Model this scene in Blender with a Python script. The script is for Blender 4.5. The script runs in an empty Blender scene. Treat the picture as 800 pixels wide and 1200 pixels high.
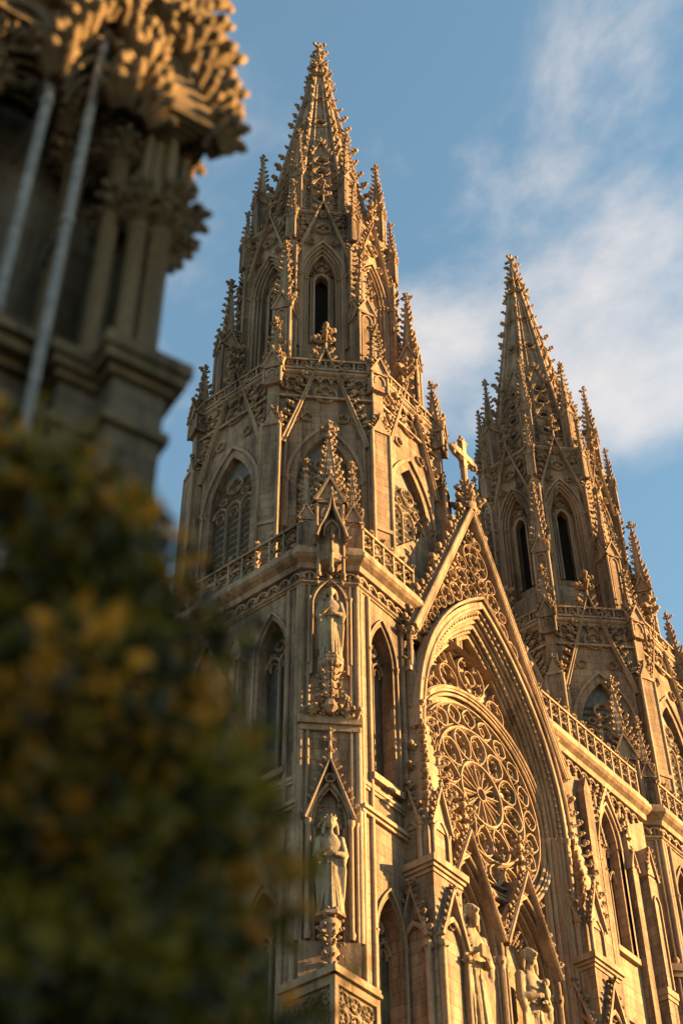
import bpy, math, random
import numpy as np
from mathutils import Matrix, Vector
R = math.radians
PI = math.pi
random.seed(7)
rng = np.random.default_rng(7)
scene = bpy.context.scene
C = bpy.data.collections.new('place')
scene.collection.children.link(C)
BASE = -1.6            # ground level; the eye of the camera is the origin

# ------------------------------------------------------------------ camera geometry
FPX = 1850.758
def _cam(pitch=45.228, roll=-.381, yaw=39.01):
    a, t, r = R(yaw), R(pitch), R(roll)
    F = Vector((math.cos(a) * math.cos(t), math.sin(a) * math.cos(t), math.sin(t)))
    X = Vector((math.sin(a), -math.cos(a), 0)); U = X.cross(F)
    return F, X * math.cos(r) + U * math.sin(r), U * math.cos(r) - X * math.sin(r)
CAMAX = _cam()
def CAMDIR(x, y):      # where in the sky a direction of the photograph points
    F, X, U = CAMAX
    return (F + X * ((x - 400) / FPX) + U * ((600 - y) / FPX)).normalized()
CLOUDC = (5.4, 4.5, 3.8)
EXPO = 2.70

# ------------------------------------------------------------------ materials
def nodes(name):
    m = bpy.data.materials.new(name)
    m.use_nodes = True
    nt = m.node_tree
    nt.nodes.clear()
    return m, nt
def N(nt, t, **kw):
    n = nt.nodes.new(t)
    for k, v in kw.items():
        if k in n.inputs: n.inputs[k].default_value = v
        else: setattr(n, k, v)
    return n
def ramp(nt, stops):
    r = nt.nodes.new('ShaderNodeValToRGB')
    e = r.color_ramp.elements
    e[0].position, e[0].color = stops[0][0], (*stops[0][1], 1)
    e[1].position, e[1].color = stops[-1][0], (*stops[-1][1], 1)
    for p, c in stops[1:-1]:
        x = e.new(p); x.color = (*c, 1)
    return r
def mixc(nt, kind, fac, a, b):
    n = nt.nodes.new('ShaderNodeMix'); n.data_type = 'RGBA'; n.blend_type = kind
    for s, v in ((0, fac), (6, a), (7, b)):
        if hasattr(v, 'is_output'): nt.links.new(v, n.inputs[s])
        elif isinstance(v, tuple): n.inputs[s].default_value = (*v, 1)
        else: n.inputs[s].default_value = v
    return n.outputs[2]
def stone(name, base, blocks=None, streak=.75, bump=.5, grain=1.0, scale=1.0):
    m, nt = nodes(name); L = nt.links.new
    out = N(nt, 'ShaderNodeOutputMaterial'); b = N(nt, 'ShaderNodeBsdfPrincipled', Roughness=.86)
    b.inputs['Specular IOR Level'].default_value = .25
    L(b.outputs[0], out.inputs[0])
    geo = N(nt, 'ShaderNodeNewGeometry')
    # large tonal drift
    n1 = N(nt, 'ShaderNodeTexNoise', Scale=.35 * scale, Detail=6., Roughness=.6); L(geo.outputs['Position'], n1.inputs['Vector'])
    r1 = ramp(nt, [(.3, tuple(c * .80 for c in base)), (.55, base), (.75, tuple(min(1, c * 1.13) for c in base))])
    L(n1.outputs[0], r1.inputs[0]); col = r1.outputs[0]
    # rain streaks
    mp = N(nt, 'ShaderNodeMapping'); mp.inputs['Scale'].default_value = (2.2 * scale, 2.2 * scale, .22 * scale)
    L(geo.outputs['Position'], mp.inputs[0])
    n2 = N(nt, 'ShaderNodeTexNoise', Scale=1., Detail=7., Roughness=.68); L(mp.outputs[0], n2.inputs['Vector'])
    r2 = ramp(nt, [(.36, (.26, .25, .25)), (.47, (.70, .69, .68)), (.56, (1, 1, 1)), (.70, (1.16, 1.15, 1.12))]); L(n2.outputs[0], r2.inputs[0])
    col = mixc(nt, 'MULTIPLY', streak, col, r2.outputs[0])
    # broad soot and washed runs
    mq = N(nt, 'ShaderNodeMapping'); mq.inputs['Scale'].default_value = (.75 * scale, .75 * scale, .10 * scale); mq.inputs['Location'].default_value = (7.3, 2.1, 4.4)
    L(geo.outputs['Position'], mq.inputs[0])
    n4 = N(nt, 'ShaderNodeTexNoise', Scale=1., Detail=9., Roughness=.72, Distortion=.4); L(mq.outputs[0], n4.inputs['Vector'])
    r4 = ramp(nt, [(.36, (.30, .30, .31)), (.46, (.80, .79, .79)), (.54, (1, 1, 1)), (.66, (1.10, 1.09, 1.07)), (.74, (1.28, 1.27, 1.25))]); L(n4.outputs[0], r4.inputs[0])
    col = mixc(nt, 'MULTIPLY', .85, col, r4.outputs[0])
    # fine pitting
    n3 = N(nt, 'ShaderNodeTexNoise', Scale=5.5 * scale, Detail=8., Roughness=.7); L(geo.outputs['Position'], n3.inputs['Vector'])
    r3 = ramp(nt, [(.32, (.66, .64, .61)), (.55, (1, 1, 1))]); L(n3.outputs[0], r3.inputs[0])
    col = mixc(nt, 'MULTIPLY', .75, col, r3.outputs[0])
    h = n3.outputs[0]
    bp = N(nt, 'ShaderNodeBump', Strength=bump, Distance=.06 / scale); L(h, bp.inputs['Height'])
    last = bp
    if blocks:
        sx = N(nt, 'ShaderNodeSeparateXYZ'); L(geo.outputs['Position'], sx.inputs[0])
        sn = N(nt, 'ShaderNodeSeparateXYZ'); L(geo.outputs['True Normal'], sn.inputs[0])
        ax = N(nt, 'ShaderNodeMath', operation='ABSOLUTE'); L(sn.outputs[0], ax.inputs[0])
        ay = N(nt, 'ShaderNodeMath', operation='ABSOLUTE'); L(sn.outputs[1], ay.inputs[0])
        gt = N(nt, 'ShaderNodeMath', operation='GREATER_THAN'); L(ax.outputs[0], gt.inputs[0]); L(ay.outputs[0], gt.inputs[1])
        mf = N(nt, 'ShaderNodeMix'); L(gt.outputs[0], mf.inputs[0]); L(sx.outputs[0], mf.inputs[2]); L(sx.outputs[1], mf.inputs[3])
        cb = N(nt, 'ShaderNodeCombineXYZ'); L(mf.outputs[0], cb.inputs[0]); L(sx.outputs[2], cb.inputs[1])
        br = N(nt, 'ShaderNodeTexBrick'); L(cb.outputs[0], br.inputs['Vector'])
        br.inputs['Color1'].default_value = (1, 1, 1, 1); br.inputs['Color2'].default_value = (.64, .62, .60, 1)
        br.inputs['Mortar'].default_value = (.42, .40, .37, 1)
        br.inputs['Scale'].default_value = 1; br.inputs['Mortar Size'].default_value = blocks[2]
        br.inputs['Mortar Smooth'].default_value = .35; br.inputs['Bias'].default_value = -.15
        br.inputs['Brick Width'].default_value = blocks[0]; br.inputs['Row Height'].default_value = blocks[1]
        col = mixc(nt, 'MULTIPLY', .85, col, br.outputs[0])
        b2 = N(nt, 'ShaderNodeBump', Strength=.5, Distance=.04); b2.invert = True
        L(br.outputs['Fac'], b2.inputs['Height']); L(bp.outputs[0], b2.inputs['Normal']); last = b2
    L(last.outputs[0], b.inputs['Normal'])
    L(col, b.inputs['Base Color'])
    return m
LIME = (.262, .188, .134)
M_WALL = stone('limestone_blocks', LIME, (1.15, .46, .016))
M_CARVE = stone('carved_limestone', (.285, .204, .143), None, .55, .45)
M_STATUE = stone('statue_limestone', (.25, .20, .14), None, .6, .3, scale=2)
M_RELIEF = stone('relief_limestone', (.24, .19, .13), None, .7, .9, scale=1.4)
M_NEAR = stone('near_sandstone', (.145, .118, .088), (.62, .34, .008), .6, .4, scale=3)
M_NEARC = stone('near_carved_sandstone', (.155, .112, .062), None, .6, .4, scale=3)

def simple(name, col, rough=.6, metal=0., spec=.5, noise=0., nscale=4.):
    m, nt = nodes(name); L = nt.links.new
    out = N(nt, 'ShaderNodeOutputMaterial'); b = N(nt, 'ShaderNodeBsdfPrincipled', Roughness=rough, Metallic=metal)
    b.inputs['Specular IOR Level'].default_value = spec
    L(b.outputs[0], out.inputs[0])
    tc = N(nt, 'ShaderNodeNewGeometry'); n = N(nt, 'ShaderNodeTexNoise', Scale=nscale, Detail=5.)
    L(tc.outputs['Position'], n.inputs['Vector'])
    r = ramp(nt, [(.35, tuple(c * (1 - noise) for c in col)), (.65, tuple(min(1, c * (1 + noise)) for c in col))])
    L(n.outputs[0], r.inputs[0]); L(r.outputs[0], b.inputs['Base Color'])
    return m
M_DARK = simple('opening_shade', (.012, .011, .010), .9, spec=.1, noise=.3)  # near black, stands in for the shade inside openings
M_GLASS = simple('leaded_glass', (.045, .040, .036), .32, spec=.5, noise=.5, nscale=9)
M_ROSEGLASS = simple('dusty_rose_glass', (.15, .125, .10), .5, spec=.4, noise=.45, nscale=5)
M_LOUVRE = simple('slate_louvre', (.07, .062, .055), .6, noise=.3)
M_PIPE = simple('zinc_pipe', (.17, .165, .16), .6, 0., noise=.3, nscale=14)
M_ASPH = simple('asphalt', (.05, .05, .052), .9, noise=.3)
M_PAVE = simple('paving', (.11, .105, .10), .85, noise=.25, nscale=2)
M_ROOF = simple('lead_roof', (.12, .13, .13), .6, noise=.3)
M_BARK = simple('bark', (.09, .065, .045), .9, noise=.5, nscale=30)
def brickmat():
    m = stone('plain_facade_brick', (.30, .22, .17), (.25, .08, .01), .3, .3); return m

# ------------------------------------------------------------------ mesh builder
ICO_V = None
def _ico():
    t = (1 + 5 ** .5) / 2
    v = np.array([(-1, t, 0), (1, t, 0), (-1, -t, 0), (1, -t, 0), (0, -1, t), (0, 1, t), (0, -1, -t), (0, 1, -t), (t, 0, -1), (t, 0, 1), (-t, 0, -1), (-t, 0, 1)], float)
    v /= np.linalg.norm(v[0])
    f = [(0, 11, 5), (0, 5, 1), (0, 1, 7), (0, 7, 10), (0, 10, 11), (1, 5, 9), (5, 11, 4), (11, 10, 2), (10, 7, 6), (7, 1, 8), (3, 9, 4), (3, 4, 2), (3, 2, 6), (3, 6, 8), (3, 8, 9), (4, 9, 5), (2, 4, 11), (6, 2, 10), (8, 6, 7), (9, 8, 1)]
    return v, f
ICO = _ico()
def _ico2():
    v, f = ICO; v = [tuple(x) for x in v]; cache = {}; nf = []
    def mid(a, b):
        k = (min(a, b), max(a, b))
        if k not in cache:
            p = np.array(v[a]) + np.array(v[b]); p /= np.linalg.norm(p); cache[k] = len(v); v.append(tuple(p))
        return cache[k]
    for a, b, c in f:
        ab, bc, ca = mid(a, b), mid(b, c), mid(c, a)
        nf += [(a, ab, ca), (b, bc, ab), (c, ca, bc), (ab, bc, ca)]
    return np.array(v), nf
ICO2 = _ico2()

class MB:
    def __init__(s, *mats):
        s.v, s.f, s.mi, s.sm, s.n = [], [], [], [], 0
        s.mats = mats or (M_CARVE,); s.M = Matrix.Identity(4); s._me = None
    def at(s, M): s.M = M; return s
    def add(s, v, f, mi=0, smooth=False):
        v = np.asarray(v, float); A = np.array(s.M)
        s.v.append(v @ A[:3, :3].T + A[:3, 3])
        o = s.n
        for q in f:
            s.f.append(tuple(i + o for i in q)); s.mi.append(mi); s.sm.append(smooth)
        s.n += len(v)
    def box(s, x0, x1, y0, y1, z0, z1, mi=0):
        v = [(x, y, z) for z in (z0, z1) for y in (y0, y1) for x in (x0, x1)]
        s.add(v, [(0, 2, 3, 1), (4, 5, 7, 6), (0, 1, 5, 4), (2, 6, 7, 3), (0, 4, 6, 2), (1, 3, 7, 5)], mi)
    def frus(s, n, r0, r1, z0, z1, cx=0, cy=0, rot=0., mi=0, smooth=False, sx=1, sy=1):
        a = [rot + 2 * PI * k / n for k in range(n)]
        v = [(cx + r0 * math.cos(t) * sx, cy + r0 * math.sin(t) * sy, z0) for t in a] + [(cx + r1 * math.cos(t) * sx, cy + r1 * math.sin(t) * sy, z1) for t in a]
        s.add(v, [(k, (k + 1) % n, n + (k + 1) % n, n + k) for k in range(n)], mi, smooth)
        s.add(v, [tuple(range(n - 1, -1, -1)), tuple(range(n, 2 * n))], mi)
    def lathe(s, prof, n=12, cx=0, cy=0, mi=0, smooth=True, rot=0):
        v = []; f = []
        for r, z in prof:
            for k in range(n):
                t = rot + 2 * PI * k / n; v.append((cx + r * math.cos(t), cy + r * math.sin(t), z))
        for i in range(len(prof) - 1):
            for k in range(n):
                f.append((i * n + k, i * n + (k + 1) % n, (i + 1) * n + (k + 1) % n, (i + 1) * n + k))
        s.add(v, f, mi, smooth)
        s.add(v[:n], [tuple(range(n - 1, -1, -1))], mi); s.add(v[-n:], [tuple(range(n))], mi)
    def extr(s, poly, y0, y1, mi=0):
        n = len(poly)
        v = [(x, y0, z) for x, z in poly] + [(x, y1, z) for x, z in poly]
        s.add(v, [tuple(range(n)), tuple(range(2 * n - 1, n - 1, -1))] + [(k, n + k, n + (k + 1) % n, (k + 1) % n) for k in range(n)], mi)
    def blob(s, p, r, sc=(1, 1, 1), jit=.0, fine=False, mi=0, rotz=0):
        v, f = ICO2 if fine else ICO
        v = v * np.array(sc) * r
        if jit: v = v * (1 + (rng.random((len(v), 1)) - .5) * jit)
        if rotz:
            c, q = math.cos(rotz), math.sin(rotz); v = v @ np.array([[c, q, 0], [-q, c, 0], [0, 0, 1]])
        s.add(v + np.array(p), f, mi, True)
    def sweep(s, path, prof, closed=False, mi=0, plane='xz', smooth=False):
        P = np.array(path, float); n = len(P)
        d = np.roll(P, -1, 0) - P
        if not closed: d[-1] = d[-2]
        d /= np.maximum(np.linalg.norm(d, axis=1)[:, None], 1e-9)
        dp = np.roll(d, 1, 0)
        if not closed: dp[0] = d[0]
        n0 = np.c_[-dp[:, 1], dp[:, 0]]; n1 = np.c_[-d[:, 1], d[:, 0]]
        mm = n0 + n1; k = (mm * n1).sum(1); k = np.maximum(k, .45)[:, None]
        nn = mm / k
        k2 = len(prof); v = []
        for i in range(n):
            for a, b in prof:
                q = P[i] + nn[i] * a
                v.append((q[0], b, q[1]) if plane == 'xz' else (q[0], q[1], b))
        f = []
        for i in range(n if closed else n - 1):
            j = (i + 1) % n
            for q in range(k2):
                r_ = (q + 1) % k2
                f.append((i * k2 + q, i * k2 + r_, j * k2 + r_, j * k2 + q))
        s.add(v, f, mi, smooth)
        if not closed:
            s.add(v[:k2], [tuple(range(k2 - 1, -1, -1))], mi); s.add(v[-k2:], [tuple(range(k2))], mi)
    def tube(s, pts, rad, n=8, mi=0, smooth=True):
        pts = [Vector(p) for p in pts]; v = []; f = []
        rs = rad if hasattr(rad, '__len__') else [rad] * len(pts)
        up = Vector((0, 0, 1)); prev = None
        for i, p in enumerate(pts):
            d = (pts[min(i + 1, len(pts) - 1)] - pts[max(i - 1, 0)]).normalized()
            if prev is None:
                u = d.cross(up) if abs(d.dot(up)) < .95 else d.cross(Vector((1, 0, 0)))
            else: u = prev - d * prev.dot(d)
            u.normalize(); w = d.cross(u); prev = u
            for k in range(n):
                t = 2 * PI * k / n; v.append(tuple(p + (u * math.cos(t) + w * math.sin(t)) * rs[i]))
        for i in range(len(pts) - 1):
            for k in range(n): f.append((i * n + k, i * n + (k + 1) % n, (i + 1) * n + (k + 1) % n, (i + 1) * n + k))
        s.add(v, f, mi, smooth)
        s.add(v[:n], [tuple(range(n - 1, -1, -1))], mi); s.add(v[-n:], [tuple(range(n))], mi)
    leafy = False
    def leaf(s, p, d, size):
        """large scrolled leaf of the near capitals: a fan of curling tongues"""
        p = Vector(p); d = Vector(d).normalized(); u = Vector((0, 0, 1)); w = d.cross(u).normalized(); size *= random.uniform(.8, 1.25)
        for g in (-1.3, 0, 1.3):
            e = (d + w * g * .42 + u * (.35 - abs(g) * .15)).normalized(); k = 1 - .18 * abs(g)
            a = p + w * g * size * .15
            s.tube([a - d * size * .15, a + e * size * .45 * k + u * size * .18, a + e * size * .85 * k + u * size * .22, a + e * size * 1.02 * k + u * size * .02, a + e * size * .88 * k - u * size * .12],
                   [size * .2, size * .24, size * .21, size * .16, size * .08], 8)
    def crocket(s, p, d, size, up=(0, 0, 1)):
        if s.leafy: return s.leaf(p, d, size)
        """curled leaf standing out of an edge at p in direction d"""
        p = Vector(p); d = Vector(d).normalized(); u = Vector(up); size *= random.uniform(.62, 1.28)
        d = (d + Vector((random.uniform(-.14, .14), random.uniform(-.14, .14), random.uniform(-.1, .1)))).normalized()
        q = p + d * size * .45 + u * size * .05
        s.tube([p - d * size * .2, p + d * size * .35 - u * size * .12, p + d * size * .85 + u * size * .1], [size * .24, size * .2, size * .26], 5)
        w = d.cross(u).normalized()
        s.blob(p + d * size * .95 + u * size * .22, size * .34, (1, 1, .85), .4)
        s.blob(p + d * size * .62 + u * size * .42 + w * size * random.uniform(-.12, .12), size * .26, (1, 1, 1), .4)
        for g in (-1, 1): s.blob(p + d * size * .55 + w * g * size * .3 + u * size * .02, size * .22, (1, 1, .8), .4)
    def mesh(s, name):
        if s._me is None:
            me = bpy.data.meshes.new(name)
            V = np.concatenate(s.v) if s.v else np.zeros((0, 3))
            me.from_pydata(V.tolist(), [], s.f)
            for m in s.mats: me.materials.append(m)
            me.polygons.foreach_set('material_index', s.mi)
            me.polygons.foreach_set('use_smooth', s.sm)
            me.update()
            import bmesh
            bm = bmesh.new(); bm.from_mesh(me)
            bmesh.ops.recalc_face_normals(bm, faces=bm.faces)
            bm.to_mesh(me); bm.free()
            s._me = me
        return s._me

def T(x, y, z): return Matrix.Translation((x, y, z))
def RZ(a): return Matrix.Rotation(a, 4, 'Z')
def RX(a): return Matrix.Rotation(a, 4, 'X')
def RY(a): return Matrix.Rotation(a, 4, 'Y')

# ------------------------------------------------------------------ object helpers
def thing(name, label, cat, loc, group=None, rz=0):
    o = bpy.data.objects.new(name, None); C.objects.link(o); o.empty_display_size = .3
    o.location = loc; o.rotation_euler = (0, 0, rz); o['label'] = label; o['category'] = cat
    if group: o['group'] = group
    return o
def obj(name, mb, parent=None, loc=(0, 0, 0), rz=0, label=None, world=False, **props):
    me = mb.mesh(name) if isinstance(mb, MB) else mb
    o = bpy.data.objects.new(name, me); C.objects.link(o)
    loc = Vector(loc)
    if parent is not None:
        o.parent = parent
        if world: loc = loc - parent.location
    o.location = loc; o.rotation_euler = (0, 0, rz)
    if label: o['label'] = label
    for k, v in props.items(): o[k] = v
    return o

# ------------------------------------------------------------------ shape vocabulary
def arch(w, h, z0, x0=0., n=10, legs=None):
    """pointed arch, left springing over the apex to the right one"""
    rad = (w * w + h * h) / (2 * w)
    cx = -w + rad
    a1 = math.acos(max(-1, min(1, -cx / rad))) if rad > 0 else PI / 2
    L = [(cx + rad * math.cos(PI - (PI - a1) * k / n), z0 + rad * math.sin(PI - (PI - a1) * k / n)) for k in range(n + 1)]
    L[-1] = (0, z0 + h)
    pts = L + [(-x, z) for x, z in reversed(L[:-1])]
    if legs is not None: pts = [(-w, legs)] + pts + [(w, legs)]
    return [(x + x0, z) for x, z in pts]
def circ(r, cx, cz, n=28, a0=0.): return [(cx + r * math.cos(a0 - 2 * PI * k / n), cz + r * math.sin(a0 - 2 * PI * k / n)) for k in range(n)]
def rect(a0, a1, b0, b1): return [(a0, b0), (a0, b1), (a1, b1), (a1, b0)]
def barp(w, y, d):   # chamfered bar whose back is at y and whose nose is at y-d
    return [(-w / 2, y), (-w / 2, y - d * .55), (-w * .16, y - d), (w * .16, y - d), (w / 2, y - d * .55), (w / 2, y)]
def rollp(a, y, r, n=7): return [(a + r * math.cos(2 * PI * k / n), y + r * math.sin(2 * PI * k / n)) for k in range(n)]
def foil(mb, cx, cz, r, lobes, bw, y, d, a0=PI / 2, ring=True):
    if ring: mb.sweep(circ(r, cx, cz, max(16, lobes * 4)), barp(bw, y, d), True)
    rl = r * (.5 if lobes <= 4 else .36)
    n = 9
    for k in range(lobes):
        a = a0 + 2 * PI * k / lobes; ox, oz = cx + (r - rl) * math.cos(a), cz + (r - rl) * math.sin(a)
        span = PI * .62
        pts = [(ox + rl * math.cos(a + span - 2 * span * t / n), oz + rl * math.sin(a + span - 2 * span * t / n)) for t in range(n + 1)]
        mb.sweep(pts, barp(bw * .7, y, d * .8))
def wall(mb, x0, x1, z0, z1, ops, y0, y1, mi=0):
    """ops: (centre, half width, sill, springing, rise)"""
    ops = sorted(ops)
    if not ops:
        mb.box(x0, x1, y0, y1, z0, z1, mi); return
    ed = [x0] + [(a[0] + b[0]) / 2 for a, b in zip(ops, ops[1:])] + [x1]
    for i, (c, w, sl, sp, h) in enumerate(ops):
        A = arch(w, h, sp, c); k = len(A) // 2
        mb.extr([(ed[i], z0), (c, z0), (c, sl), (c - w, sl)] + A[:k + 1] + [(c, z1), (ed[i], z1)], y0, y1, mi)
        mb.extr([(ed[i + 1], z1), (c, z1)] + A[k:] + [(c + w, sl), (c, sl), (c, z0), (ed[i + 1], z0)], y0, y1, mi)

def finial_mb(sc=1.0):
    mb = MB(M_CARVE)
    mb.frus(6, .07 * sc, .05 * sc, -.1 * sc, .9 * sc)
    mb.blob((0, 0, .12 * sc), .14 * sc, (1, 1, .6), .2)
    for k in range(4):
        a = k * PI / 2
        d = (math.cos(a), math.sin(a), .25)
        mb.crocket((math.cos(a) * .04 * sc, math.sin(a) * .04 * sc, .42 * sc), d, .28 * sc)
        a += PI / 4
        mb.crocket((math.cos(a) * .03 * sc, math.sin(a) * .03 * sc, .74 * sc), (math.cos(a), math.sin(a), .4), .17 * sc)
    mb.blob((0, 0, .97 * sc), .12 * sc, (1, 1, 1.2), .2)
    return mb

def pinnacle_set(w, shaft, sp, ncr, csize=.2):
    """three meshes: square shaft with gablets, crocketed spirelet, finial; origin at the foot"""
    a = MB(M_WALL, M_CARVE); hw = w / 2
    a.box(-hw, hw, -hw, hw, 0, shaft - w * .9)
    for k in range(4):
        M = RZ(k * PI / 2)
        a.at(M)
        # slim shafts at the arris, blind panel and gablet
        a.lathe([(w * .09, 0), (w * .09, shaft - w * .9)], 8, -hw, -hw, 1)
        a.sweep(arch(hw * .55, hw * .9, shaft - w * 1.6, 0, 6, w * .5), rect(0, w * .08, -hw - w * .07, -hw), False, 1)
        top = shaft + w * .35
        g = [(-hw * 1.12, shaft - w * .95), (0, top), (hw * 1.12, shaft - w * .95)]
        a.extr(g, -hw - w * .04, -hw * .4, 1)
        a.sweep(g, rect(-w * .02, w * .1, -hw - w * .16, -hw * .5), False, 1)
        for t in (.25, .5, .75):
            for sg in (-1, 1):
                a.crocket((sg * hw * 1.15 * (1 - t), -hw - w * .05, shaft - w * .85 + t * (top - shaft + w * .95)), (sg * .9, -.15, .4), csize * .75)
        a.crocket((0, -hw - w * .05, top), (0, -.1, 1), csize * 1.1)
        a.box(-hw - w * .12, hw + w * .12, -hw - w * .12, -hw + .01, shaft - w * 1.02, shaft - w * .9, 1)
    b = MB(M_CARVE); zb = shaft - w * .4; h = sp
    b.frus(8, hw * .98, hw * .10, zb, zb + h, rot=PI / 8)
    for k in range(4):
        a_ = PI / 4 + k * PI / 2
        b.tube([(math.cos(a_) * hw, math.sin(a_) * hw, zb), (math.cos(a_) * hw * .1, math.sin(a_) * hw * .1, zb + h)], [w * .07, w * .05], 5)
        for i in range(ncr):
            t = (i + .7) / (ncr + .3); r = hw * (1 - .9 * t)
            b.crocket((math.cos(a_) * r, math.sin(a_) * r, zb + h * t), (math.cos(a_), math.sin(a_), .35), csize * (1.1 - .45 * t))
    b.frus(8, hw * .34, hw * .34, zb + h * .93, zb + h * .96)
    c = finial_mb(max(.45, csize * 3.2)); c.M = Matrix.Identity(4)
    return a, b, c, zb + h
def place_pinnacle(ps, parent, loc, rz, label=None, name='pinnacle'):
    a, b, c, top = ps
    o = obj(name, a, parent, loc, rz, label)
    obj('spirelet', b, o); obj('finial', c, o, (0, 0, top - .05))
    return o

def window_set(w, sill, spring, rise, lights, outer=.4, back=.5, bw=.12, pane=M_GLASS, louvre=False):
    """frame mouldings, tracery, pane; local x=0 is the axis and y=0 the wall face"""
    fr = MB(M_CARVE)
    steps = 4
    for k in range(steps):
        t = k / steps
        a1 = outer * (1 - t); a0 = outer * (1 - (k + 1) / steps)
        y = -.10 + (back * .85 + .10) * (k / (steps - 1)) * .9
        P = arch(w, rise, spring, 0, 9, sill)
        fr.sweep(P, rect(a0 - outer * .0 - outer * .0, a1 + .003, y, y + .35))
        if k < 3: fr.sweep(P, rollp(a0 + .02, y + .02, outer * .085))
    for sg in (-1, 1):          # jamb capitals
        for k in range(3):
            x = sg * (w + outer * (1 - k / 4) - outer * .2); y = -.1 + back * .3 * k
            fr.frus(8, outer * .13, outer * .24, spring - .22, spring - .02, x, y); fr.box(x - outer * .24, x + outer * .24, y - outer * .24, y + outer * .24, spring - .03, spring + .05)
    fr.extr([(-w - outer, sill - .28), (w + outer, sill - .28), (w + outer, sill), (-w - outer, sill)], -.2, back)
    tr = MB(M_CARVE); y = back * .78; d = .16
    lw = 2 * w / lights
    top_l = spring - (.25 if lights > 1 else 0) * w
    for i in range(1, lights):
        x = -w + i * lw; tr.sweep([(x, sill), (x, top_l + .1)], barp(bw, y, d))
    if lights > 1:
        for i in range(lights):
            xc = -w + (i + .5) * lw
            tr.sweep(arch(lw / 2, lw * .62, top_l, xc, 6), barp(bw, y, d))
            tr.sweep(arch(lw * .26, lw * .34, top_l - lw * .1, xc, 5, top_l - lw * .35), barp(bw * .6, y, d * .7))
        if lights == 4:
            for sg in (-1, 1):
                tr.sweep(arch(lw, lw * 1.3, top_l, sg * lw, 8), barp(bw * 1.2, y, d * 1.1))
                foil(tr, sg * lw, top_l + lw * .83, lw * .26, 4, bw * .6, y, d)
            foil(tr, 0, spring + rise * .56, w * .33, 6, bw * .9, y, d)
        else:
            cz = spring + rise * .42
            foil(tr, 0, cz, w * .36, 4, bw * .9, y, d)
            for sg in (-1, 1): foil(tr, sg * w * .52, spring + rise * .18, w * .16, 3, bw * .6, y, d)
    else:
        foil(tr, 0, spring + rise * .35, w * .5, 3, bw, y, d)
    pa = MB(pane)
    pa.extr(arch(w + .03, rise, spring, 0, 9, sill), y + .02, y + .08)
    if louvre:
        z = sill + .3
        while z < spring + rise * .5:
            ww = w
            pa.at(T(0, y - .02, z) @ RX(R(-35))); pa.box(-ww, ww, -.12, .05, -.015, .015); z += .42
        pa.at(Matrix.Identity(4))
    return fr, tr, pa
def place_window(ws, parent, loc, rz, label=None):
    o = obj('window', ws[0], parent, loc, rz, label)
    obj('tracery', ws[1], o); obj('pane', ws[2], o)
    return o

def gablet_mb(hw, z0, z1, ncr, cs, y=-.12, depth=.35, fill=True, bw=.14, fin=.9):
    """crocketed gable over a window: raking mouldings, foil in the middle, finial"""
    g = MB(M_CARVE)
    P = [(-hw, z0), (0, z1), (hw, z0)]
    g.sweep(P, rect(-bw, bw * .35, y, y + depth))
    g.sweep(P, rollp(bw * .2, y, bw * .42)); g.sweep(P, rollp(-bw * .75, y + .02, bw * .3))
    h = z1 - z0; L = math.hypot(hw, h); nx, nz = h / L, hw / L
    for i in range(ncr):
        t = (i + .6) / ncr
        for sg in (-1, 1):
            g.crocket((sg * hw * (1 - t) + sg * nx * bw * .5, y + .08, z0 + h * t + nz * bw * .5), (sg * nx, -.15, nz + .25), cs)
    if fill:
        r = hw * .27; cz = z0 + h * .52
        foil(g, 0, cz, r, 3 if hw < 1 else 4, bw * .5, y + .2, .14)
        g.blob((0, y + .12, cz), r * .22, (1, .6, 1), .3)
        foil(g, 0, z0 + h * .76, r * .4, 3, bw * .4, y + .2, .12)
        for sg in (-1, 1): foil(g, sg * hw * .42, z0 + h * .28, r * .5, 3, bw * .4, y + .2, .12)
    g.tube([(0, y + .06, z1), (0, y + .06, z1 + fin)], [bw * .5, bw * .35], 6)
    for q, s_ in ((.35, 1.25), (.75, .9)):
        for k in range(4):
            a = k * PI / 2
            g.crocket((0, y + .06, z1 + fin * q), (math.cos(a), math.sin(a), .2), cs * s_)
    g.blob((0, y + .06, z1 + fin * 1.03), cs * .42, (1, 1, 1.3), .3)
    return g

def balustrade_mb(L, h, mod, fleur=True, y=0):
    b = MB(M_CARVE); n = max(1, round(L / mod)); m = L / n
    b.box(-L / 2, L / 2, y - .14, y + .14, 0, .14); b.box(-L / 2, L / 2, y - .13, y + .13, h - .12, h)
    for i in range(n + 1):
        x = -L / 2 + i * m; b.box(x - .045, x + .045, y - .09, y + .09, .14, h - .12)
        if fleur:
            b.tube([(x, y, h), (x, y, h + .25)], .045, 5)
            for k in range(4):
                a = k * PI / 2; b.crocket((x, y, h + .2), (math.cos(a), math.sin(a), .3), .15)
            b.blob((x, y, h + .36), .07, (1, 1, 1.3), .3)
    for i in range(n):
        xc = -L / 2 + (i + .5) * m; hh = h - .26
        r = min(m * .42, hh * .27)
        b.sweep(circ(r, xc, .14 + hh * .72, 14), barp(.07, y + .05, .1), True)
        b.sweep([(xc + r * math.cos(a) * 1.02, .14 + hh * .24 + r * .95 * math.sin(a)) for a in [-2 * PI * q / 12 for q in range(12)]], barp(.07, y + .05, .1), True)
        for q in range(4):
            a = PI / 4 + q * PI / 2; b.blob((xc + r * .6 * math.cos(a), y, .14 + hh * .72 + r * .6 * math.sin(a)), .05, (1, 1, 1), .2)
    return b

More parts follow.
